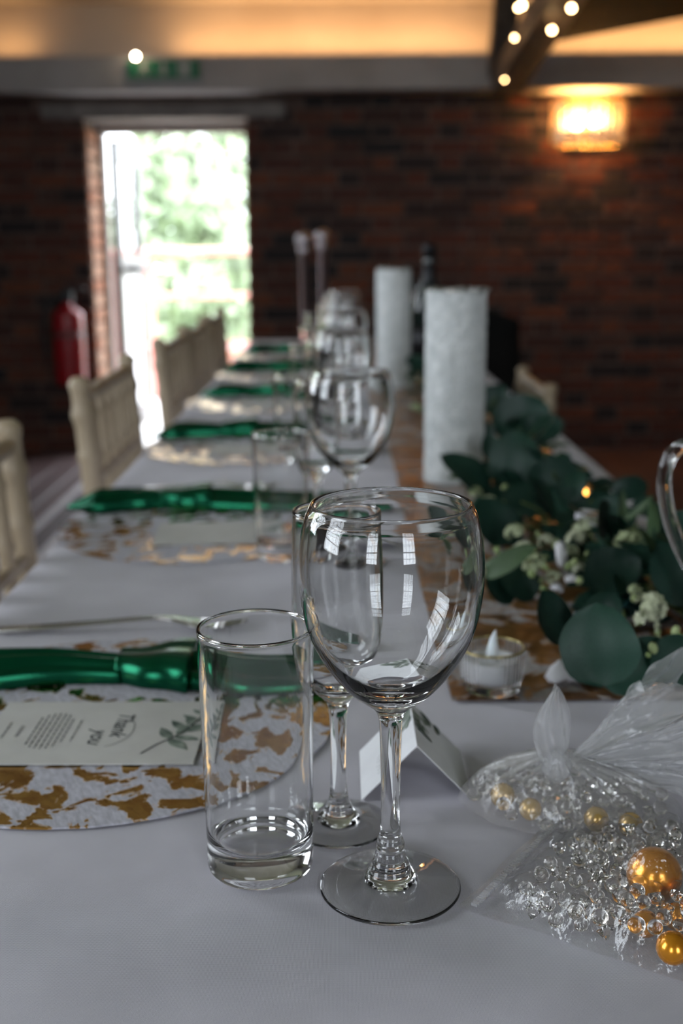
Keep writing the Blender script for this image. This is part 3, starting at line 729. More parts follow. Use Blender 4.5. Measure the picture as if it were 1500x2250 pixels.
# satin napkins: fan, knotted cuff, tail
def napkin(name, x0, xc, x1, x2, seed, label):
    root = empty(name, (0, 0, 0)); tag(root, label, 'napkin', 'emerald satin napkins')
    rd = random.Random(seed)
    ph = rd.uniform(0, 6)
    def section(w, h, folds, amp, tilt):
        def f(v):
            a = 2*PI*v
            y = w*math.cos(a); sn = math.sin(a)
            if sn <= 0: return y, .0010
            c = math.cos(a); env = sn**.6
            rid = abs(math.sin(folds*PI*(c*.5+.5) + ph))**.8
            return y, .0012 + h*env*((1-amp) + amp*rid)
        return f
    def body(xa, xb, wf, hf, folds, ampf, yf, n=48, m=56):
        mb = MB()
        def g(u, v):
            x = xa + (xb-xa)*u; w, h = wf(u), hf(u)
            y, z = section(w, h, folds, ampf(u), 0)(v)
            return Vector((x, yf(u) + y + .002*math.sin(9*u+ph), z + .0004*noise.noise(Vector((x*25, v*4, seed)))))
        mb.grid(g, n, m); 
        for e in (0, n):
            ids = [j*(n+1)+e for j in range(m)]
            mb.F.append(tuple(ids if e == 0 else ids[::-1]))
        return mb
    sm = lambda u: u*u*(3-2*u)
    body(x0, xc+.004, lambda u: (.040 - .021*sm(u))*min(1, .12+2.6*u), lambda u: (.015 + .004*math.sin(PI*u))*min(1, .2+2.6*u), 3, lambda u: .80*(1-.35*u), lambda u: -.006*(1-u)).build('fan', satin, root, True)
    body(xc, x1, lambda u: .0205 + .0165*sm(u), lambda u: .0195 + .0050*sm(u), 1, lambda u: .22, lambda u: 0, 30).build('knot', satin, root, True)
    body(x1-.006, x2, lambda u: .033 + .006*math.sin(3*u) - .012*u*u, lambda u: .018 - .008*u, 2, lambda u: .75, lambda u: -.012*u).build('tail', satin, root, True)
    return root
NY_ = [.812, 1.405, 1.965, 2.515, 3.07, 3.62]
NX_ = [(-.335, -.1655, -.110, .012), (-.335, -.22, -.16, .06), (-.318, -.20, -.14, .03), (-.30, -.19, -.13, .02), (-.31, -.19, -.13, .02), (-.30, -.19, -.13, .03)]
for i in range(6):
    r = napkin('satin_napkin', *NX_[i], 3+i, 'emerald green satin napkin tied in a knot, ' + NAMED[i])
    r.location = (0, NY_[i], Z+.0017 + (0 if i == 0 else 0)); r.rotation_euler = (0, 0, (-.02, .045, .04, -.03, .03, 0)[i])
    if i: r.scale = (1, 1, 1.25)
# forks
def fork_mesh():
    m = MB()
    P = [(-.11, 0, .002), (-.07, 0, .004), (-.02, 0, .0075), (.02, 0, .0105), (.035, 0, .0095), (.052, 0, .006), (.060, 0, .005)]
    Wd = [.006, .0055, .0036, .0032, .005, .0105, .0115]
    P = crom(P, 4); Wd = [v.x for v in crom([(w, 0) for w in Wd], 4)]
    V = []; F = []
    for p, w in zip(P, Wd):
        for s, q in ((-1, -1), (1, -1), (1, 1), (-1, 1)): V.append(Vector((p.x, s*w, p.z + q*.0009)))
    for i in range(len(P)-1):
        for k in range(4): F.append((i*4+k, i*4+(k+1)%4, (i+1)*4+(k+1)%4, (i+1)*4+k))
    F += [(3, 2, 1, 0), tuple((len(P)-1)*4+k for k in range(4))]
    m.add(V, F)
    for k in range(4):
        y = -.0095 + k*.00633
        m.tube([(.059, y, .005), (.075, y, .0045), (.092, y*.95, .0072), (.098, y*.92, .0088)], [.0019, .0017, .0014, .0007], 6)
    return m.mesh('fork', steel, True)
fk = fork_mesh()
FY_ = [.925, 1.50, 2.06, 2.61, 3.16, 3.70]
for i in range(6):
    o = link('fork', fk, None, (-.185 if i else -.178, FY_[i], Z+.0003), (0, 0, (.03, .0, .03, 0, 0, 0)[i])); tag(o, 'steel fork lying behind the green napkin, ' + NAMED[i], 'fork', 'forks at the place settings')
# menu cards: sprig, script heading, ruled paragraph
def strokes(mb, P, w, z):
    P = [Vector((a, b, 0)) for a, b in P]
    V = []; F = []
    for i, p in enumerate(P):
        t = (P[min(i+1, len(P)-1)] - P[max(i-1, 0)]).normalized(); nrm = Vector((-t.y, t.x, 0))
        ww = w if not isinstance(w, list) else w[i]
        V += [Vector((p.x+nrm.x*ww, p.y+nrm.y*ww, z)), Vector((p.x-nrm.x*ww, p.y-nrm.y*ww, z))]
    for i in range(len(P)-1): F.append((2*i, 2*i+1, 2*i+3, 2*i+2))
    mb.add(V, F)
def text_obj(body, size, parent, loc, rz, mat, shear=0.0, name='lettering'):
    c = bpy.data.curves.new(name, 'FONT'); c.body = body; c.size = size; c.shear = shear; c.align_x = 'CENTER'; c.resolution_u = 3; c.offset = .00012
    t = bpy.data.objects.new(name, c); COL.objects.link(t)
    dg = bpy.context.evaluated_depsgraph_get(); dg.update()
    me = bpy.data.meshes.new_from_object(t.evaluated_get(dg)); bpy.data.objects.remove(t); me.name = name
    me.materials.clear(); me.materials.append(mat)
    return link(name, me, parent, loc, (0, 0, rz))
def card(full):
    """card in its own frame: reading upright, x right, y up; 0.100 wide, 0.142 tall"""
    root = empty('menu_card')
    sheet = MB().box(-.050, .050, -.071, .071, 0, .0011, .0002).build('card_sheet', card_m, root)
    z = .0013
    # sprig at the top right
    sp = MB(); st = MB()
    stem = crom([(.036, .036), (.022, .044), (.012, .052), (.002, .058), (-.016, .065), (-.034, .068)], 6)
    strokes(st, [(p.x, p.y) for p in stem], .0006, z+.0001)
    rnd = random.Random(4)
    for k, (bx, by, ang, L) in enumerate([(.014, .051, 205, .021), (.010, .053, 75, .019), (.013, .050, 40, .023), (.008, .055, 165, .019), (.002, .058, 120, .018), (.000, .059, 215, .020), (-.006, .061, 100, .015), (-.008, .062, 195, .017), (-.014, .064, 130, .014), (-.016, .065, 230, .015), (-.022, .066, 150, .012), (-.026, .067, 220, .012), (-.034, .068, 175, .012)]):
        a = math.radians(ang); d = Vector((math.cos(a), math.sin(a))); nn_ = Vector((-d.y, d.x)); P = []
        for i in range(9):
            t = i/8; w = .0038*math.sin(PI*t**.8)*L/.02
            P.append((Vector((bx, by)) + d*L*t, w))
        V = [Vector((p.x+nn_.x*w, p.y+nn_.y*w, z + k*.00001)) for p, w in P] + [Vector((p.x-nn_.x*w, p.y-nn_.y*w, z + k*.00001)) for p, w in P[::-1]]
        V = [v for v in V if v.y < .0705 and abs(v.x) < .0495] or V
        sp.add(V, [tuple(range(len(V)))])
    sp.build('printed_sprig', leafprint, sheet); st.build('printed_stem', ink, sheet)
    if full:
        text_obj('Thank', .0155, sheet, (-.010, .011, z), .0, ink, .35)
        text_obj('you', .0155, sheet, (.010, -.001, z), .0, ink, .35)
        arc = MB(); strokes(arc, [(-.001 + .028*math.cos(a), .004 + .021*math.sin(a)) for a in [math.radians(q) for q in range(20, 131, 8)]], .0003, z); arc.build('printed_arc', ink_soft, sheet)
        ln = MB(); rr = random.Random(2)
        rows = [(-.0125, .034)] + [(-.0185 - k*.0036, (.038, .052, .056, .058, .056, .052, .044)[k]) for k in range(7)] + [(-.0585, .026)]
        for y, w in rows:
            x = -w/2
            while x < w/2:
                L = rr.uniform(.003, .007); strokes(ln, [(x, y), (min(x+L, w/2), y)], .0006, z); x += L+.0012
        for k in range(6): strokes(ln, [(-.008+k*.003, -.0505), (-.0065+k*.003, -.0478), (-.0055+k*.003, -.0508)], .0005, z)
        ln.build('printed_lines', ink_soft, sheet)
    return root
CY = [.7095, 1.255, 1.805, 2.36, 2.915, 3.465]
c0 = card(True); c0.location = (-.162, CY[0], Z+.0024); c0.rotation_euler = (0, 0, -PI/2 - .012); tag(c0, 'cream menu card printed Thank you with a leaf sprig, ' + NAMED[0], 'menu card', 'menu cards')
cp = card(False)
for i in range(1, 6):
    r = cp if i == 1 else copy_tree(cp)
    r.location = (-.135, CY[i], Z+.0024); r.rotation_euler = (0, 0, -PI/2 + (.06, -.05, .03, .02, 0)[i-1]); tag(r, 'cream menu card with a printed sprig, ' + NAMED[i], 'menu card', 'menu cards')
# tented place cards
def tent():
    root = empty('place_card'); hb, hh, L = .0318, .0337, .067
    V = [(-hb, 0, 0), (0, 0, hh), (hb, 0, 0), (-hb, L, 0), (0, L, hh), (hb, L, 0)]
    t = .0006
    m = MB(); m.add([Vector(v) for v in V] + [Vector((v[0]*(1-t/hb), v[1], v[2]-t if v[2] else 0)) for v in V], [(0, 1, 4, 3), (1, 2, 5, 4), (9, 10, 7, 6), (10, 11, 8, 7), (0, 6, 7, 1), (1, 7, 8, 2), (3, 4, 10, 9), (4, 5, 11, 10), (0, 3, 9, 6), (2, 8, 11, 5)])
    fc_ = m.build('folded_card', cardw_m, root)
    sl = math.hypot(hb, hh)
    def on(side, u, s, lift=.0004):   # u along Y, s from ridge down 0..1
        n = Vector((side*hh, 0, hb)).normalized()
        return Vector((side*hb*s, u, hh*(1-s))) + n*lift
    pr = MB(); rnd = random.Random(3)
    for side in (-1, 1):
        for k in range(16):
            u = .030 + .036*rnd.random(); s = .06 + .5*rnd.random()*(u-.02)/.046; a = rnd.uniform(0, 6.28); Lf = rnd.uniform(.004, .009)
            pts_ = []
            for q in range(8):
                b = 2*PI*q/8; du, dv = Lf*math.cos(b), .32*Lf*math.sin(b)
                uu = u + du*math.cos(a) - dv*math.sin(a); ss = s + (du*math.sin(a) + dv*math.cos(a))/sl
                pts_.append(on(side, min(max(uu, .001), L-.001), min(max(ss, .02), .98), .0004 + k*.00001))
            pr.add(pts_, [tuple(range(8)) if side > 0 else tuple(range(7, -1, -1))])
    pr.build('printed_leaves', leafprint, fc_)
    sc = MB()
    P = [(-.5 + i/40, .55*math.sin(i*.9)*math.sin(i*.23+.4)) for i in range(41)]
    prevp = None
    for i, (a, b) in enumerate(P):
        u = .010 + .022*(a+.5); s = .62 + b*.14
        if prevp:
            p, q = prevp, (u, s); dv = .0003
            sc.add([on(-1, p[0], p[1]-dv/sl, .0005), on(-1, p[0], p[1]+dv/sl, .0005), on(-1, q[0], q[1]+dv/sl, .0005), on(-1, q[0], q[1]-dv/sl, .0005)], [(0, 1, 2, 3)])
        prevp = (u, s)
    sc.build('script_name', ink_soft, fc_)
    return root
t0 = tent()
for i in range(6):
    r = t0 if i == 0 else copy_tree(t0)
    r.location = (.0420, .6150, Z+.0002) if i == 0 else (.030, .615 + .59*i - .01*i, Z+.0002); r.rotation_euler = (0, 0, (0.0, .1, -.1, .1, 0, 0)[i])
    tag(r, 'small white tented place card printed with leaves, ' + NAMED[i], 'place card', 'tented place cards')

# ------------------------------------------------------------------ chairs
def make_chair():
    """seat faces +x, back plane at x=0, width along y, reclining back"""
    root = empty('bamboo_chair')
    H, ZT, Wd = T+.120, T, .205
    def bx(z): return -.034*max(0, (z-.45))/(H-.45) - .0
    def rings(z):
        r = .0145
        for zc in (H-.012, H-.055, T-.005, T+.055, .62, .5, .3, .15):
            r += .0035*math.exp(-((z-zc)/.006)**2)
        return r
    zs = [i*H/120 for i in range(121)]
    for s in (-1, 1):
        MB().tube([(bx(z), s*Wd, z) for z in zs], [rings(z) if z < H-.004 else .010 for z in zs], 14).build('back_post', limewash, root, True)
    for z, r in ((H-.030, .011), (T-.045, .0085), (.56, .009)):
        n = 24
        MB().tube([(bx(z), -Wd + 2*Wd*i/n, z) for i in range(n+1)], [r + .002*math.exp(-((abs((i/n)*4 % 1 - .5))/.06)**2) for i in range(n+1)], 10).build('back_rail', limewash, root, True)
    for k in range(5):
        y = -Wd + 2*Wd*(k+1)/6; z0, z1 = .56, H-.030; n = 40
        MB().tube([(bx(z0+(z1-z0)*i/n), y, z0+(z1-z0)*i/n) for i in range(n+1)], [.0085 + .0028*math.exp(-(((i/n)*5 % 1 - .5)/.05)**2) for i in range(n+1)], 10).build('spindle', limewash, root, True)
    st_ = MB().box(-.005, .40, -.20, .20, .425, .455, .010).build('seat', limewash, root)
    MB().box(.005, .39, -.19, .19, .456, .495, .015).build('cushion', cushion_m, st_)
    for s in (-1, 1):
        MB().tube([(.385, s*.19, 0), (.385, s*.19, .43)], [.013, .016], 12).build('front_leg', limewash, root, True)
        MB().tube([(0, s*.20, .2), (.385, s*.19, .2)], .009, 8).build('stretcher', limewash, root, True)
    MB().tube([(.385, -.19, .25), (.385, .19, .25)], .009, 8).build('stretcher', limewash, root, True)
    return root
ch = make_chair()
CH_ = [(-.354, 1.130, 0, 'limewashed bamboo-style chair pushed in beside the second green napkin'), (-.372, 2.005, 0, 'limewashed bamboo-style chair pushed in beside the third green napkin'), (-.372, 2.81, 0, 'limewashed bamboo-style chair in front of the bright doorway, first of the three'), (-.372, 3.262, 0, 'limewashed bamboo-style chair in front of the bright doorway, middle of the three'), (-.372, 3.79, 0, 'limewashed bamboo-style chair in front of the bright doorway, last of the three')]
for i, (x, y, rz, lb) in enumerate(CH_):
    r = ch if i == 0 else copy_tree(ch)
    r.location = (x, y, 0); r.rotation_euler = (0, 0, rz); tag(r, lb, 'chair', 'limewashed bamboo-style chairs')
r = copy_tree(ch); r.location = (.455, 2.90, 0); r.rotation_euler = (0, 0, PI); r.scale = (1, 1, .874); tag(r, 'limewashed bamboo-style chair beside the eucalyptus garland', 'chair', 'limewashed bamboo-style chairs')

# ------------------------------------------------------------------ crystal candle pillars and bottle
def pillar(loc, h, r, lbl, seed):
    root = empty('candle_pillar', loc); tag(root, lbl, 'candle holder', 'crushed crystal candle pillars')
    rd = random.Random(seed); n, m = 84, 150; V = []; F = []
    for j in range(m+1):
        for i in range(n):
            a = 2*PI*(i + rd.uniform(-.35, .35))/n; rr = r*(1 + rd.uniform(-.035, .03)); V.append(Vector((rr*math.cos(a), rr*math.sin(a), max(0, h*j/m + rd.uniform(-.4, .4)*h/m*(0 < j < m)))))
    for j in range(m):
        for i in range(n):
            k = (i+1) % n; F.append((j*n+i, j*n+k, (j+1)*n+k, (j+1)*n+i))
    MB().add(V, F).build('crystal_sleeve', cand_m, root)
    MB().lathe([(0, .0), (r*.97, .0), (r*.97, .002), (0, .002)], 40).build('base_plate', white_m, root)
    MB().lathe([(r*.99, h-.003), (r*.99, h+.001), (r*.62, h+.001), (r*.60, h-.012), (0, h-.012)], 48).build('top_plate', cand_m, root, True)
    ch_ = MB(); 
    for k in range(90):
        a = rd.uniform(0, 2*PI); rr = r*rd.uniform(.72, 1.0); s = rd.uniform(.0018, .0034)
        M = Matrix.Translation((rr*math.cos(a), rr*math.sin(a), h+.001)) @ Matrix.Rotation(rd.uniform(0, 3), 4, Vector((rd.random(), rd.random(), rd.random())).normalized())
        ch_.obox(M, s, s, s)
    tag(ch_.build('crystal_chips', crystal, root), kind='stuff')
pillar((.153, 1.553, Z+.003), .252, .040, 'tall crushed crystal candle pillar standing in front of the dark bottle', 1)
pillar((.121, 2.66, Z+.003), .262, .039, 'tall crushed crystal candle pillar farther along the table, left of the dark bottle', 2)
bt = empty('wine_bottle', (.212, 2.82, Z+.003)); tag(bt, 'dark bottle standing between the two candle pillars', 'bottle')
btb_ = MB().lathe(prof2([(0, .004), (.030, .0), (.041, .003), (.043, .012), (.043, .150), (.041, .175), (.030, .205), (.0185, .228), (.0150, .250), (.0145, .290), (0, .292)], 4), 36).build('bottle_body', bottle_m, bt, True)
MB().lathe([(.0190, .228), (.0158, .250), (.0152, .296), (.0165, .297), (.0165, .312), (.0135, .318), (0, .318)], 28).build('foil_cap', bottle_foil, bt, True)
MB().lathe([(.0435, .05), (.0437, .05), (.0437, .13), (.0435, .13)], 36).build('bottle_label', bottle_foil, btb_, True)

# ------------------------------------------------------------------ tealights
def tealight(loc, lit, lbl1, lbl2):
    hd_ = empty('tealight_holder', loc); tag(hd_, lbl1, 'candle holder', 'ribbed glass tealight holders')
    rip = lambda a, z: 1 + (.018*math.cos(44*a) if z > .0095 else 0)
    P = [(0, .001), (.012, .0008), (.0178, 0), (.0200, .0015), (.0208, .005), (.0212, .0090), (.0222, .0105), (.0230, .020), (.0234, .0300), (.0232, .0312), (.0222, .0314), (.0214, .0305), (.0210, .020), (.0205, .0105), (.0190, .0092), (.010, .0088), (0, .0088)]
    m = MB().lathe(prof2(P, 3), 176, ripple=lambda a, z: rip(a, z)); cup_ = m.build('ribbed_cup', glass, hd_, True)
    MB().tube([(.0224*math.cos(a), .0224*math.sin(a), .0316) for a in [2*PI*i/64 for i in range(64)]], .0009, 8, closed=True).build('gold_rim', goldrim, cup_, True)
    tl = empty('led_tealight', (loc[0], loc[1], loc[2]+.0090)); tag(tl, lbl2, 'tealight', 'white plastic tealights')
    cb_ = MB().lathe([(0, 0), (.0178, 0), (.0184, .0006), (.0184, .0135), (.0176, .0145), (.0160, .0142), (.0150, .0128), (0, .0125)], 48).build('candle_body', plastic_w, tl, True)
    f = crom([(0, 0, .0122), (0, 0, .0150), (.0002, 0, .0195), (.0004, 0, .0250), (.0012, 0, .0310), (.0024, 0, .0352)], 4); R = [v.x for v in crom([(.0046, 0), (.0045, 0), (.0042, 0), (.0033, 0), (.0018, 0), (.0003, 0)], 4)]
    MB().tube(f, R, 16).build('flame_tip', emit('lit_flame', (1.0, .42, .08), 6.0) if lit else flame_w, cb_, True)
tealight((.1063, .782, Z+.0022), False, 'ribbed glass tealight holder with gold rim standing on the runner corner', 'white plastic flame tealight, unlit, on the runner corner')
p = at(1280, 1145, T); tealight((p.x, p.y, Z+.0022), True, 'ribbed glass tealight holder half hidden behind the garland leaves', 'glowing orange tealight half hidden behind the garland leaves')

# ------------------------------------------------------------------ glass jug at the table edge
jg = empty('glass_jug', (.298, .80, Z+.0024)); tag(jg, 'clear glass jug with a looped handle beside the garland', 'jug')
MB().lathe(prof2([(0, .004), (.030, .002), (.040, 0), (.044, .004), (.049, .03), (.051, .07), (.049, .12), (.045, .16), (.046, .195), (.049, .212), (.048, .2135), (.0465, .212), (.043, .195), (.042, .16), (.046, .12), (.048, .07), (.046, .03), (.040, .013), (.02, .011), (0, .011)], 4), 64).build('jug_body', glass, jg, True)
hp = [atY(px, py, .80) - Vector(jg.location) for px, py in ((1528, 985), (1496, 982), (1468, 1010), (1459, 1062), (1466, 1120), (1484, 1180), (1512, 1240), (1532, 1262))]
MB().tube(crom(hp, 6), .0052, 16).build('jug_handle', glass, jg, True)

# ------------------------------------------------------------------ eucalyptus garland
gl = empty('eucalyptus_garland', (0, 0, 0)); tag(gl, 'eucalyptus garland with cream blossoms lying along the foil runner', 'garland')
CL = [(.87, .285), (1.0, .262), (1.2, .232), (1.5, .238), (1.8, .242), (2.2, .205), (2.8, .185), (3.9, .165)]
def cx_at(y):
    for (y0, x0), (y1, x1) in zip(CL, CL[1:]):
        if y <= y1: return x0 + (x1-x0)*max(0, (y-y0)/(y1-y0))
    return CL[-1][1]
def leaf_mesh(name, ratio, fold, curl, mat, tip=1.0, sd=0.0):
    n = 12; V = []; F = []
    for i in range(n+1):
        t = i/n; w = ratio*(math.sin(PI*min(1, t**.92))**(.55))*.5*(1-.25*t*tip) if 0 < t < 1 else 0.0
        for k, s in enumerate((-1, -.55, 0, .55, 1)):
            q_ = 1 + (.10*noise.noise(Vector((t*3.1, s*2, sd))) if abs(s) == 1 else 0); V.append(Vector((s*w*q_, t, fold*abs(s)*w*1.0 + curl*(t-.35)**2 - .02*(1-abs(s))*ratio + .05*noise.noise(Vector((t*2.4, s*1.6, sd+5))))))
    for i in range(n):
        for k in range(4): F.append((i*5+k, i*5+k+1, i*5+k+6, i*5+k+5))
    return mesh(name, V, F, True, [mat])
LM = [leaf_mesh('round_leaf', .98, .22, -.25, euc, .35, 1.7), leaf_mesh('round_leaf', .88, .3, .25, euc, .4, 3.1), leaf_mesh('oval_leaf', .66, .25, -.3, euc, .6, 6.2), leaf_mesh('round_leaf', 1.05, .12, .2, euc, .2, 8.8), leaf_mesh('oval_leaf', .74, .35, -.15, euc, .7, 12.3)]
LS = [leaf_mesh('sage_leaf', .42, .3, -.3, euc_l), leaf_mesh('sage_leaf', .30, .3, .3, euc_l)]
camR = Vector((1, 0, 0)); camU = Vector((0, math.sin(PITCH), math.cos(PITCH))); camN = Vector((0, -math.cos(PITCH), math.sin(PITCH)))
def put_leaf(me, base, tipdir, nrm, L, name='leaf'):
    y = tipdir.normalized(); z = (nrm - y*nrm.dot(y)).normalized(); x = y.cross(z)
    o = link(name, me, gl); M = Matrix((x*L, y*L, z*L)).transposed().to_4x4(); M.translation = base; o.matrix_local = M
    return o
# leaves one can pick out: base pixel, tip pixel, height above cloth, mesh, tilt of the blade about its midrib
HL = [((1322, 1512), (1310, 1325), .045, 0, -.25), ((1318, 1500), (1490, 1420), .040, 2, .15), ((1290, 1395), (1345, 1300), .050, 1, .4), ((1285, 1285), (1400, 1230), .055, 1, .1),
      ((1120, 1068), (1140, 945), .065, 0, -.1), ((1075, 1085), (975, 990), .050, 2, .3), ((1160, 1085), (1275, 1035), .060, 0, .3), ((1100, 1115), (1255, 1085), .050, 2, -.3),
      ((1345, 1085), (1428, 1060), .060, 2, .1), ((1390, 1105), (1470, 1140), .050, 2, -.2), ((1110, 1200), (1060, 1090), .045, 0, .3), ((1290, 1170), (1370, 1105), .055, 1, -.3),
      ((1520, 1330), (1455, 1190), .070, 0, .1), ((1080, 945), (1205, 900), .055, 1, .2), ((1150, 960), (1235, 930), .05, 1, 0), ((1060, 905), (1110, 850), .06, 1, .2), ((985, 1150), (960, 1085), .03, 1, .2),
      ((1220, 1165), (1290, 1240), .055, 1, .2), ((1235, 1420), (1180, 1300), .03, 1, .5), ((1120, 1330), (1065, 1255), .02, 1, .4), ((1200, 1130), (1290, 1100), .06, 1, .2), ((1450, 1500), (1520, 1400), .04, 0, .2), ((1040, 1000), (1075, 930), .04, 1, -.2), ((1100, 1020), (1060, 960), .055, 1, .2), ((1170, 1320), (1110, 1235), .025, 0, .3)]
for (b, t, z, mi, tl_) in HL:
    B = at(b[0], b[1], T+z*.75); d = B.y
    Tp = atY(t[0], t[1], d + .012)
    ax = (Tp-B).normalized(); nrm = Matrix.Rotation(tl_, 3, ax) @ (camN + Vector((0, 0, .55)))
    put_leaf(LM[mi], B, Tp-B, nrm, (Tp-B).length)
for (b, t, z) in (((1065, 1268), (1175, 1195), .050), ((1060, 1245), (1120, 1225), .05), ((1200, 1230), (1150, 1260), .05), ((990, 1170), (1015, 1120), .04), ((1025, 1215), (1000, 1165), .03)):
    B = at(b[0], b[1], T+z); Tp = atY(t[0], t[1], B.y - .01); put_leaf(LS[0], B, Tp-B, camN + Vector((0, 0, .8)), (Tp-B).length)
CANDS = [(.153, 1.553, .048), (.121, 2.66, .047), (.212, 2.82, .05), (.298, .80, .066), (.29, 1.36, .03)]
rl_ = random.Random(11); cnt = 0
while cnt < 265:
    y = .92 + 2.9*rl_.random()**2.6; w = .062 if y > 1.1 else .052
    a = rl_.uniform(0, PI); rad = rl_.uniform(.35, 1)
    x = cx_at(y) + .06*math.cos(a)*rad*(w/.06); z = .012 + .058*math.sin(a)*rad
    if y < 1.02 and x < .215: continue
    if any(math.hypot(x-q[0], y-q[1]) < q[2] + .012 for q in CANDS): continue
    out = Vector((math.cos(a)*.9 + rl_.uniform(-.5, .5), rl_.uniform(-1.0, .5), math.sin(a)*.35 + rl_.uniform(-.2, .25)))
    nrm = Vector((rl_.uniform(-.4, .4), -.35 + rl_.uniform(-.5, .3), 1))
    sage = rl_.random() < .22
    L = rl_.uniform(.026, .046) if not sage else rl_.uniform(.025, .045)
    B = Vector((x, y, T+z)); tip = B + out.normalized()*L
    if any(math.hypot(tip.x-q[0], tip.y-q[1]) < q[2] for q in CANDS): continue
    if tip.z < T+.004: out.z = .05
    put_leaf(rl_.choice(LS if sage else LM), B, out, nrm, L); cnt += 1
# low small-leaved greenery that fills the garland underneath, too dense to pick apart
ug = MB(); ru = random.Random(21)
for k in range(420):
    y = .93 + 1.9*ru.random()**1.8; x = cx_at(y) + ru.gauss(0, .034)
    if abs(x - cx_at(y)) > .075 or (y < 1.02 and x < .22) or any(math.hypot(x-q[0], y-q[1]) < q[2]+.008 for q in CANDS): continue
    b0 = Vector((x, y, T + ru.uniform(.004, .034))); d = Vector((ru.uniform(-1, 1), ru.uniform(-1, .4), ru.uniform(-.1, .7))).normalized(); L = ru.uniform(.010, .022)
    sd_ = d.cross(Vector((ru.uniform(-.4, .4), ru.uniform(-.4, .2), 1))).normalized(); up = sd_.cross(d).normalized()
    P = [b0]
    for t, w in ((.3, .2), (.6, .24), (.85, .13)): P += [b0 + d*L*t + sd_*L*w + up*L*.06, b0 + d*L*t - sd_*L*w + up*L*.06]
    P.append(b0 + d*L - up*L*.08)
    P = [Vector((p_.x, p_.y, max(p_.z, T+.004))) for p_ in P]
    ug.add(P, [(0, 2, 1), (1, 2, 4, 3), (3, 4, 6, 5), (5, 6, 7)])
tag(ug.build('undergrowth', leaf_mat('filler_greenery', (0.020, 0.050, 0.018), (0.030, 0.065, 0.024)), gl, True), kind='stuff')
# main stem and side twigs
MB().tube(crom([(cx_at(y) + .008*math.sin(9*y), y, T+.014) for y in [.87 + .1*i for i in range(31)]], 3), .0028, 6).build('main_stem', stem_m, gl, True)
for k in range(46):
    y = .92 + 2.2*rl_.random()**1.6; x = cx_at(y); a = rl_.uniform(.2, PI-.2); L = rl_.uniform(.04, .075)
    P = [Vector((x, y, T+.016)), Vector((x + L*.5*math.cos(a), y - .02, T+.02+L*.4*math.sin(a))), Vector((x + L*math.cos(a), y - .04*rl_.random(), T+.02+L*.62*math.sin(a)))]
    if any(math.hypot(q_.x-q[0], q_.y-q[1]) < q[2]+.004 for q_ in P for q in CANDS): continue
    MB().tube(crom(P, 4), .0009, 5).build('twig', stem_m, gl, True)
# blossoms: heads of four-petalled florets, and buds
def blossom_mesh(seed, R, nf, fs):
    rd = random.Random(seed); m = MB()
    for k in range(nf):
        a = rd.uniform(0, 2*PI); u = rd.uniform(-.15, 1); n_ = Vector((math.sqrt(max(0, 1-u*u))*math.cos(a), math.sqrt(max(0, 1-u*u))*math.sin(a), u)).normalized()
        c = n_*R*rd.uniform(.78, 1.05); t = n_.orthogonal().normalized(); t = Matrix.Rotation(rd.uniform(0, 6), 3, n_) @ t; b = n_.cross(t)
        for q in range(4):
            d = t*math.cos(q*PI/2) + b*math.sin(q*PI/2); e = n_.cross(d)
            m.add([c, c + d*fs*.55 + e*fs*.42 + n_*fs*.14, c + d*fs*1.05 + n_*fs*.32, c + d*fs*.55 - e*fs*.42 + n_*fs*.14], [(0, 3, 2, 1)])
    return m.mesh('blossom', blossom)
BLM = [blossom_mesh(s, .0105, 26, .0046) for s in (1, 2, 3)] 
for k, (px, py, z, s) in enumerate([(1290, 1168, .064, 1.15), (1265, 1185, .058, .8), (1385, 1200, .062, 1.25), (1365, 1185, .055, .7), (1130, 1172, .055, .8), (1150, 1212, .05, .8), (1175, 1243, .05, .9), (1430, 1335, .055, 1.0), (1418, 1368, .05, .8), (1255, 1215, .05, .6), (1075, 1108, .05, .8), (1272, 1255, .045, .6), (1080, 1270, .03, .7), (1395, 1300, .05, .5), (1045, 1085, .04, .7), (1440, 1420, .045, .6), (1215, 1270, .04, .6), (915, 900, .03, 1.0), (1075, 880, .05, .9), (1030, 1140, .035, .7), (1200, 1190, .055, .6)]):
    p = at(px, py, T+z); o = link('blossom', BLM[k % 3], gl, p, (rl_.uniform(-.5, 0), rl_.uniform(-.4, .4), rl_.uniform(0, 6))); o.scale = (s, s, s)
BD = MB().ball((0, 0, 0), 1, 8, 6, (1, 1, 1.3)).mesh('bud', bud_m, True)
for k in range(60):
    px, py = rl_.choice([(1190, 1240), (1160, 1190), (1250, 1250), (1420, 1350), (1120, 1240), (1300, 1220), (1090, 1110), (1400, 1400)])
    p = at(px + rl_.gauss(0, 32), py + rl_.gauss(0, 26), T + rl_.uniform(.03, .06)); o = link('bud', BD, gl, p, (rl_.uniform(-1, 1), rl_.uniform(-1, 1), 0)); q = rl_.uniform(.0018, .0034); o.scale = (q, q, q)
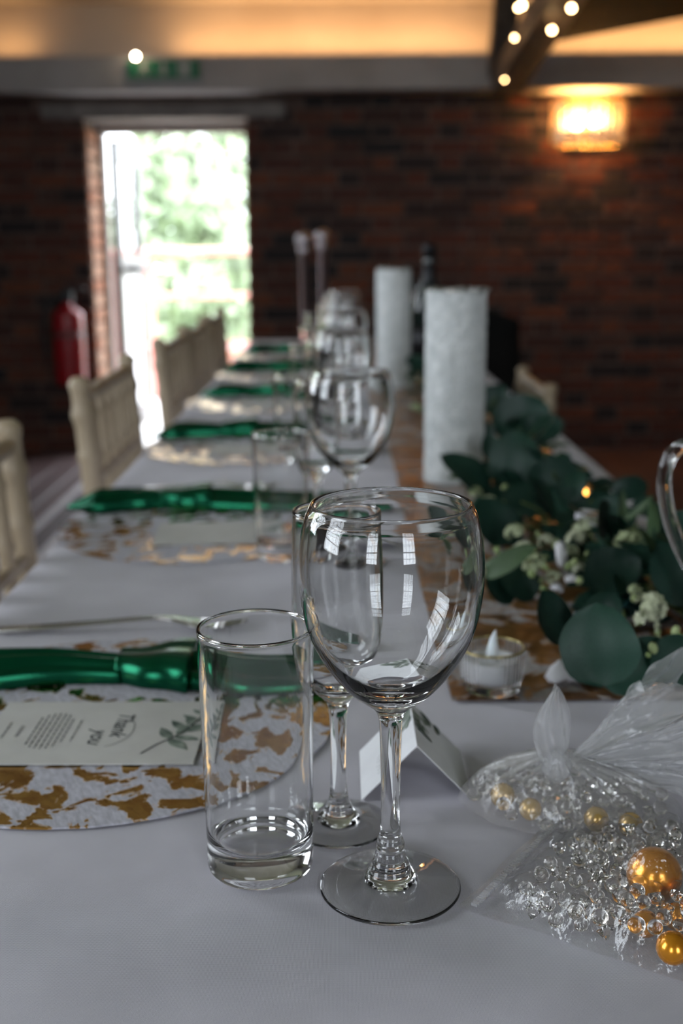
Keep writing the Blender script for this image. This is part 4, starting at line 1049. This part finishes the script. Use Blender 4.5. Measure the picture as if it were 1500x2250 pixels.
# curled white silk petals, deep teal ribbon
def petal(name, c, sx, sy, h, seed, rot, parent=None):
    m = MB()
    def g(u, v):
        a, b = (u-.5)*2, (v-.5)*2; r = math.sqrt(max(0, 1-.35*b*b)); x = a*r; y = b*math.sqrt(max(0, 1-.35*a*a))
        d = x*x+y*y
        return Vector((x*sx, y*sy, h*(.25 + .75*(1-abs(x)**1.5)*(1-.6*abs(y)) + .22*noise.noise(Vector((x*1.9, y*1.9, seed)))) * (1 if d < .6 else max(.15, 1.6-d))))
    m.grid(g, 14, 14); o = m.build(name, petal_m, parent, True, c, rot)
    md = o.modifiers.new('thick', 'SOLIDIFY'); md.thickness = .0006
    return o
p = at(1252, 1500, Z+.002)
r = empty('silk_petal', (p.x, p.y, Z+.003)); tag(r, 'crumpled white silk petal on the runner beside the tealight', 'petal')
petal('petal_lobe', (-.007, 0, 0), .011, .010, .017, 1.0, (0, 0, .3), r); petal('petal_lobe', (.009, -.001, 0), .011, .009, .012, 4.0, (0, 0, -.4), r)
for k, (px, py, z, sx, sy, rot) in enumerate([(1232, 1222, .05, .007, .013, (1.0, .3, .5)), (1300, 1140, .06, .016, .010, (.5, .2, -.4)), (1345, 1165, .055, .009, .006, (.5, .4, -.7)), (1108, 1150, .05, .005, .005, (.6, 0, 0)), (1255, 1275, .04, .006, .004, (.5, 0, 0)), (1222, 1295, .03, .006, .004, (.4, .3, 0))]):
    petal('white_petal', at(px, py, T+z), sx, sy, .006, k+.3, rot, gl)
rb = MB()
rb.grid(lambda u, v: Vector((.205 + .06*u + .012*math.sin(6*v), .895 + .05*v + .02*u, T + .004 + .030*math.sin(PI*u)*(.6+.4*math.sin(9*v)) + .004*math.sin(20*u))), 24, 24)
rb.build('teal_ribbon', teal_m, gl, True)
rb = MB(); rb.grid(lambda u, v: Vector((.135 + .05*u, 1.72 + .10*v, T + .004 + .035*math.sin(PI*u)*(.6+.4*math.sin(9*v)))), 20, 20); rb.build('teal_ribbon', teal_m, gl, True)

# ------------------------------------------------------------------ bags of beads
def inpoly(x, y, P):
    c = False; j = len(P)-1
    for i in range(len(P)):
        if (P[i][1] > y) != (P[j][1] > y) and x < (P[j][0]-P[i][0])*(y-P[i][1])/(P[j][1]-P[i][1]) + P[i][0]: c = not c
        j = i
    return c
FACET = MB().lathe([(0, -1.0), (.55, -.45), (1, .18), (.98, .30), (.62, .66), (0, .70)], 9).mesh('clear_bead', crystal)
ROUND = MB().ball((0, 0, 0), 1, 16, 10).mesh('clear_bead', crystal, True)
PEARL = MB().ball((0, 0, 0), 1, 32, 20).mesh('pearl', pearl, True)
PEARLP = MB().ball((0, 0, 0), 1, 32, 20).mesh('pearl', pearl_pale, True)
def fill(placed, poly, target, rmin, rmax, zmax, seed, lbl, grp, z0, tries=6000):
    rd = random.Random(seed); k = 0
    xs_ = [q[0] for q in poly]; ys_ = [q[1] for q in poly]
    for _ in range(tries):
        if k >= target: break
        x, y = rd.uniform(min(xs_), max(xs_)), rd.uniform(min(ys_), max(ys_))
        if not inpoly(x, y, poly): continue
        r_ = rd.uniform(rmin, rmax); z = r_ + .0012
        for (px, py, pz, pr) in placed:
            d = math.hypot(px-x, py-y)
            if d < pr+r_: z = max(z, pz + math.sqrt((pr+r_)**2 - d*d))
        if z + r_ > zmax(x, y): continue
        placed.append((x, y, z, r_))
        o = link('clear_bead', FACET if rd.random() < .5 else ROUND, None, (x, y, z0+z), (rd.uniform(0, 6), rd.uniform(0, 6), rd.uniform(0, 6))); o.scale = (r_*.98,)*3
        tag(o, lbl, 'bead', grp); k += 1
    return k
# zip bag
cor = [at(1006, 1992, T), at(1200, 1812, T), at(1690, 1890, T), at(1690, 2225, T)]
A, B_, C_, D_ = cor
placed2 = []
for px, py, r_, lbl in ((1437, 1922, .0132, 'large gold pearl on top of the clear beads in the zip bag'), (1418, 2030, .0061, 'small gold pearl below the large one, among the clear beads'), (1478, 2083, .0074, 'mid-sized gold pearl at the lower corner of the zip bag'), (1486, 2014, .0063, 'small gold pearl squeezed between two others in the zip bag'), (1545, 1985, .010, 'gold pearl at the far right end of the zip bag')):
    zc = {.0132: .0150, .0061: .0105, .0074: .0095, .0063: .0085}.get(r_, .0115); q = at(px, py, Z+zc); placed2.append((q.x, q.y, zc, r_))
    o = link('pearl', PEARL, None, (q.x, q.y, Z+zc)); o.scale = (r_,)*3; tag(o, lbl, 'pearl', 'gold pearls in the zip bag')
poly2 = [(at(px, py, T).x, at(px, py, T).y) for px, py in ((1150, 1975), (1190, 1930), (1265, 1890), (1380, 1868), (1500, 1880), (1620, 1900), (1620, 2160), (1500, 2138), (1400, 2108), (1290, 2070), (1165, 2032))]
def z2(x, y):
    d = (Vector((x, y)) - Vector((poly2[0][0], poly2[0][1]))).length
    return min(.021, .009 + d*.22)
nb = fill(placed2, poly2, 190, .0034, .0043, z2, 3, 'clear round or faceted bead loose in the zip bag', 'clear beads in the zip bag', Z, 9000)
def bagmesh(cor, hfun, nu, nv, seed, amp):
    A, B_, C_, D_ = cor; m = MB()
    def P(u, v):
        lo = A.lerp(D_, u); hi = B_.lerp(C_, u); q = lo.lerp(hi, v)
        q.x += .004*noise.noise(Vector((v*3, seed, 0)))*(1-u); q.y += .003*noise.noise(Vector((u*5, seed, 3)))
        return q
    def top(u, v):
        q = P(u, v); e = min(1, 12*u, 12*(1-u), 9*v, 9*(1-v)); e = max(e, 0)
        fold = amp*(abs(noise.noise(Vector((q.x*70, q.y*55, seed)))) + .6*abs(noise.noise(Vector((q.x*150+q.y*60, q.y*120, seed+4)))))
        return Vector((q.x, q.y, Z+.0009 + e*(hfun(q.x, q.y) + fold)))
    def bot(u, v):
        q = P(u, v); return Vector((q.x, q.y, Z+.0003))
    m.grid(top, nu, nv); m.grid(bot, nu//3, nv//3)
    return m
def h2(x, y):
    h = .0015
    for (px, py, pz, pr) in placed2:
        d = math.hypot(px-x, py-y)
        if d < pr + .010:
            h = max(h, (pz + pr + .0012) * (1 - max(0, d-pr*.75)/(.010+pr*.25))**.8 if d > pr*.75 else pz+pr+.0012)
    return h
zb = empty('zip_bag', (0, 0, 0)); tag(zb, 'clear plastic zip bag of clear beads and gold pearls', 'plastic bag')
mb = bagmesh(cor, h2, 110, 80, 3.3, .0034)
# relax the upper sheet so it drapes
V = [Vector(v) for v in mb.V]; nu, nv = 110, 80
for it in range(5):
    zz = [v.z for v in V[:(nu+1)*(nv+1)]]
    for j in range(1, nv):
        for i in range(1, nu):
            k = j*(nu+1)+i; a = (zz[k-1]+zz[k+1]+zz[k-nu-1]+zz[k+nu+1])/4; V[k].z = max(a, zz[k])*.7 + zz[k]*.3
mb.V = [tuple(v) for v in V]; mb.build('film', bag_clear, zb, True)
zs_ = MB()
for k in range(44):
    t = .02 + .96*k/43; q = A.lerp(D_, .055).lerp(B_.lerp(C_, .055), t)
    zs_.obox(Matrix.Translation((q.x, q.y, Z+.0026)) @ Matrix.Rotation(math.atan2(B_.y-A.y, B_.x-A.x), 4, 'Z'), .0009, .0016, .0007)
tag(zs_.build('zip_strip', bag_milky, zb), kind='stuff')
# tied bag
KN = at(1222, 1800, T); KN.z = 0
kx, ky = KN.x, KN.y + .004
bc_ = Vector((.128, .604)); ang = -.24; HL_, HW_ = .062, .037
def e2w(a, b): return (bc_.x + a*math.cos(ang) - b*math.sin(ang), bc_.y + a*math.sin(ang) + b*math.cos(ang))
placed1 = []
for px, py, r_, lbl in ((1104, 1748, .0070, 'pale gold pearl at the left end of the tied bag'), (1165, 1778, .0062, 'pale gold pearl behind the film left of the knot'), (1310, 1800, .0068, 'pale gold pearl behind the film right of the knot'), (1385, 1812, .0066, 'pale gold pearl near the right end of the tied bag')):
    q = at(px, py, Z+.009); placed1.append((q.x, q.y, .009, r_)); o = link('pearl', PEARLP, None, (q.x, q.y, Z+.009)); o.scale = (r_,)*3; tag(o, lbl, 'pearl', 'pale gold pearls in the tied bag')
poly1 = [e2w(HL_*.90*math.cos(a), HW_*.86*math.sin(a)) for a in [2*PI*i/20 for i in range(20)]]
fill(placed1, poly1, 70, .0034, .0042, lambda x, y: .0155, 8, 'clear bead inside the tied plastic bag', 'clear beads in the tied bag', Z, 3000)
tbg = empty('tied_bag', (0, 0, 0)); tag(tbg, 'knotted milky plastic bag of pearls and beads with ruffled ends', 'plastic bag')
m = MB(); nA, nR = 150, 26
kl = ((kx-bc_.x)*math.cos(ang) + (ky-bc_.y)*math.sin(ang), -(kx-bc_.x)*math.sin(ang) + (ky-bc_.y)*math.cos(ang))
def body1(u, v):
    a = 2*PI*u; R = v
    ex, ey = HL_*math.cos(a)*(1+.05*noise.noise(Vector((math.cos(a)*4, math.sin(a)*4, 1)))), HW_*math.sin(a)*(1+.08*noise.noise(Vector((math.cos(a)*4, math.sin(a)*4, 7))))
    X = kl[0] + (ex-kl[0])*R; Y = kl[1] + (ey-kl[1])*R
    wx, wy = e2w(X, Y)
    ple = (.0026*math.sin(17*a + 3*noise.noise(Vector((a, 0, 0)))) + .0018*math.sin(31*a+1))*math.sin(PI*min(1, R*1.05))*(1.1-.4*R)
    z = .021*(1-R)**1.5 + .0185*(1 - R**5)**.6 + ple*(R < .995)
    return Vector((wx, wy, Z + .0008 + max(0, z)))
m.grid(body1, nA, nR); m.build('film', film('pleated_film', .22, (.92, .91, .90), 1.5, .1, .5, 90), tbg, True)
def clump(c, r, seed, sc):
    mm = MB(); mm.ball((0, 0, 0), r, 36, 24, sc)
    V = []
    for v in mm.V:
        v = Vector(v); n_ = v.normalized(); V.append(Vector(c) + v*(1 + .16*abs(noise.noise(n_*4.5+Vector((seed, 0, 0)))) + .10*abs(noise.noise(n_*11+Vector((0, seed, 0))))) - n_*.0005)
    mm.V = [tuple(v) for v in V]; return mm
film_w = film('knotted_film', .62, (.93, .93, .95), 1.5, .15, .7, 130)
clump((kx, ky, Z+.030), .0078, 3, (1.05, .9, 1.25)).build('knot', film_w, tbg, True)
# small upright ear
m = MB()
def ear(u, v):
    a = (u-.5)*2; t = v
    w = .0085*(math.sin(PI*min(1, .12+.88*t))**.7)*(1 if t < .7 else 1-.3*(t-.7)) + .0025*(1-t)
    return Vector((kx - .002 + a*w - .001*math.sin(5*t), ky - .004*(1-a*a) + .002*math.sin(7*a+5*t) + .004*t, Z+.032 + .043*t + .0012*noise.noise(Vector((a*3, t*6, 2)))))
m.grid(ear, 16, 24)
def ear2(u, v):
    p = ear(u, v); p.y += .006*(1-((u-.5)*2)**2) + .001; return p
m.grid(ear2, 16, 24); m.build('ear', film('ear_film', .34, (.92, .92, .94), 1.5, .1, .7, 110), tbg, True)
# big ruffled fan of film opening to the right
fan_m = film('fan_film', .30, (.95, .95, .97), 1.5, .12, 1.0, 70)
def fan(seed, th0, th1, L0, ruff, dy, nphi=110, nr=40):
    mm = MB()
    def g(u, v):
        th = th0 + (th1-th0)*u; r_ = v
        L = L0*(.80 + .20*noise.noise(Vector((u*5, seed, 0))) + .20*abs(math.sin(u*9+seed)))
        if th > .9: L *= .86
        rr = .004 + L*r_
        ry_ = ruff*r_**.8*(math.sin(u*13+seed+2*noise.noise(Vector((u*4, r_*2, seed)))) + .5*math.sin(u*29+2*seed) + 1.2*noise.noise(Vector((u*6, r_*4, seed))))
        x = kx + .004 + rr*math.cos(th); z = Z+.031 + rr*math.sin(th)*.66 + .004*r_*noise.noise(Vector((u*8, r_*5, seed+2)))
        y = ky + dy*r_ + ry_ - .01*r_*math.sin(th) + .012*r_*(abs(noise.noise(Vector((u*16, r_*2.2, seed+9))))+.6*abs(noise.noise(Vector((u*34, r_*5, seed+5)))))
        return Vector((x, y, max(z, Z+.004)))
    mm.grid(g, nphi, nr); return mm
fan(1.0, -.42, 1.05, .100, .0085, .004).build('ruffled_end', fan_m, tbg, True)
fan(2.6, -.30, .95, .098, .010, .016).build('ruffled_end', fan_m, tbg, True)
fan(4.1, -.40, .70, .115, .0075, -.008).build('ruffled_end', fan_m, tbg, True)
